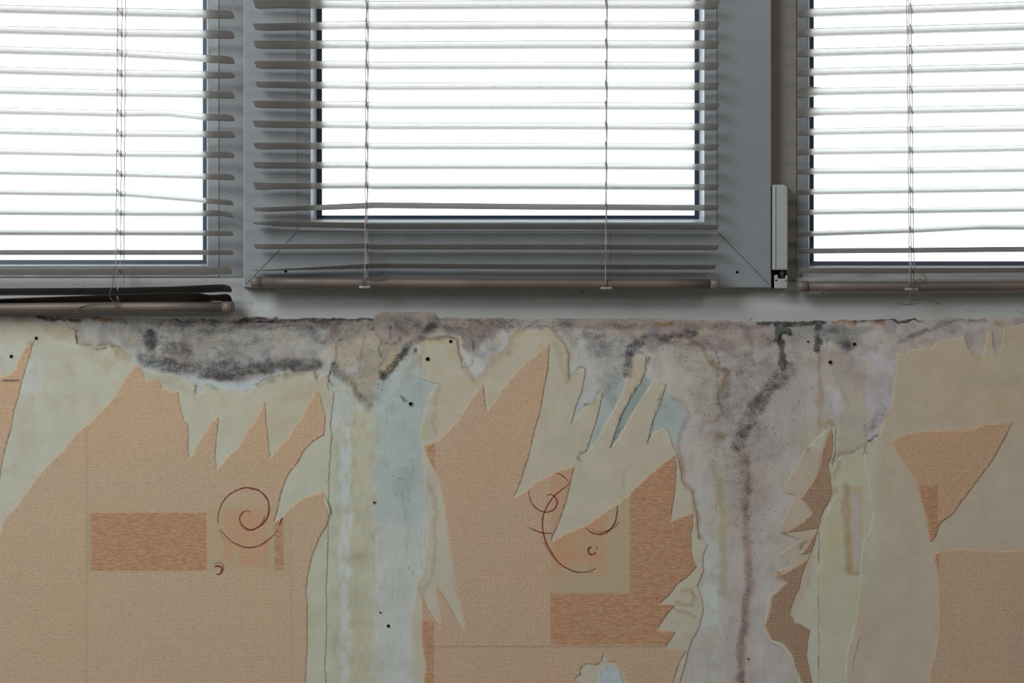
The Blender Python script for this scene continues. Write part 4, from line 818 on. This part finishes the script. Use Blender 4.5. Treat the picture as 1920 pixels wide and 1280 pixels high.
sl += upslats([(-500, 10), (0, 16), (222, 22), (438, 26.5)], 38, 8)
b1 = blind('venetian_blind', 'left slatted blind with bent crumpled lowest slats and three cords', YB1, -500, 436, sl, [(-500, 577), (0, 577), (222, 575), (436, 575)],
      [{'x': [(217, -.0122, .3), (225.5, .001, .5), (232, .0122, .2)], 'cx': 225, 'rw': 4.5, 'bot': 541, 'drift': -2.5}], None, 'R')
YB3 = -.020
r0_ = [24, 61, 99, 135, 172, 210, 247, 284, 320, 359, 397, 438, 469.5, 507]; r1_ = [17, 55, 93, 130, 168, 206, 243, 281, 319, 356, 394, 431, 468, 507]; r2_ = [10, 49, 87, 125, 164, 202, 240, 277, 316, 353, 391, 425, 466, 505]
sl = []
for i, (a, b, c) in enumerate(zip(r0_, r1_, r2_)):
    d = {'k': [(1490, a), (1712, b), (1920, c), (2440, c-(c-b)*-1.2 if i < 11 else c)], 'xl': 1497+random.uniform(-1, 1)-(2 if 6 < i < 12 else 0)}
    if i == 11: d['k'] = [(1490, 438), (1712, 431), (1840, 424.5), (1920, 425), (2440, 420)]
    if i == 4: d['twist'] = [(1490, math.radians(16)), (1512, math.radians(11)), (1540, 0), (2440, 0)]
    if i == 5: d['twist'] = [(1490, math.radians(11)), (1512, math.radians(8)), (1545, 0), (2440, 0)]
    sl.append(d)
sl += upslats([(1490, 24), (1712, 17), (1920, 10), (2440, -4)], 38, 8)
b3 = blind('venetian_blind', 'right slatted blind whose cords end in a knotted tangle below its rail', YB3, 1495, 2440, sl, [(1490, 537), (1712, 537), (1920, 535.5), (2440, 535)],
      [{'x': [(1705.5, -.0122, .5), (1709, .001, .4), (1713.5, .0122, .4)], 'cx': 1709, 'rw': 3, 'bot': 540, 'btn': (1709, 542, 13), 'drift': 4}], 'L', None)
def loose(root, yb, paths, mat=M_CORDD, r=.00045):
    for pts in paths:
        cv = crom([(p[0], p[1], p[2] if len(p) > 2 else -.016) for p in pts], 5); mb = MB(); mb.tube([P(p[0], p[1], yb+p[2]) for p in cv], r, 6); rel(mb.build('loose_cord', mat, None, True), root)
loose(b1, YB1, [[(217, 500, -.0135), (213, 515), (211, 535), (206, 547), (206, 555), (210, 562), (216, 568), (217, 578)], [(220, 566, -.014), (216, 570), (218, 574, -.0125), (215, 580, -.012)], [(216, 568, -.013), (190, 569, -.0125), (165, 572, -.012), (150, 576, -.0115), (142, 584, -.0115)], [(222, 556, -.014), (219, 562), (221, 570)]])
loose(b2, YB2, [[(687, 520, -.0125), (695, 524, -.013), (708, 524, -.013), (718, 519, -.0125), (724, 517, -.012)], [(700, 522, -.0125), (712, 523, -.013), (722, 523, -.0125)], [(681, 500, -.0128), (680, 518, -.0128), (681, 536, -.0122)], [(1136, 470, -.0128), (1137, 500, -.0128), (1136, 538, -.0122)], [(1146, 541, -.0122), (1150, 544, -.0122), (1152, 548, -.012)]])
loose(b3, YB3, [[(1709, 500, -.0135), (1708, 520, -.0135), (1710, 540, -.0135)], [(1714, 500, -.0135), (1722, 508, -.014), (1732, 514, -.014), (1737, 522, -.014), (1733, 526, -.014), (1722, 524, -.014), (1714, 528, -.0135), (1711, 540, -.0135)], [(1710, 523, -.0135), (1720, 530, -.014), (1714, 540, -.0135)],
      [(1711, 542, -.0125), (1706, 552, -.014), (1708, 560, -.015), (1718, 562, -.015), (1730, 560, -.014)], [(1714, 542, -.0125), (1724, 554, -.013), (1732, 560, -.013), (1720, 568, -.0135), (1706, 571, -.013), (1694, 570, -.012), (1683, 569, -.012)], [(1716, 543, -.0125), (1724, 550, -.013), (1742, 560, -.013), (1762, 570, -.012)], [(1730, 560, -.0135), (1716, 563, -.013), (1704, 571, -.012)], [(1730, 560, -.013), (1742, 562, -.0125), (1748, 566, -.012)]])
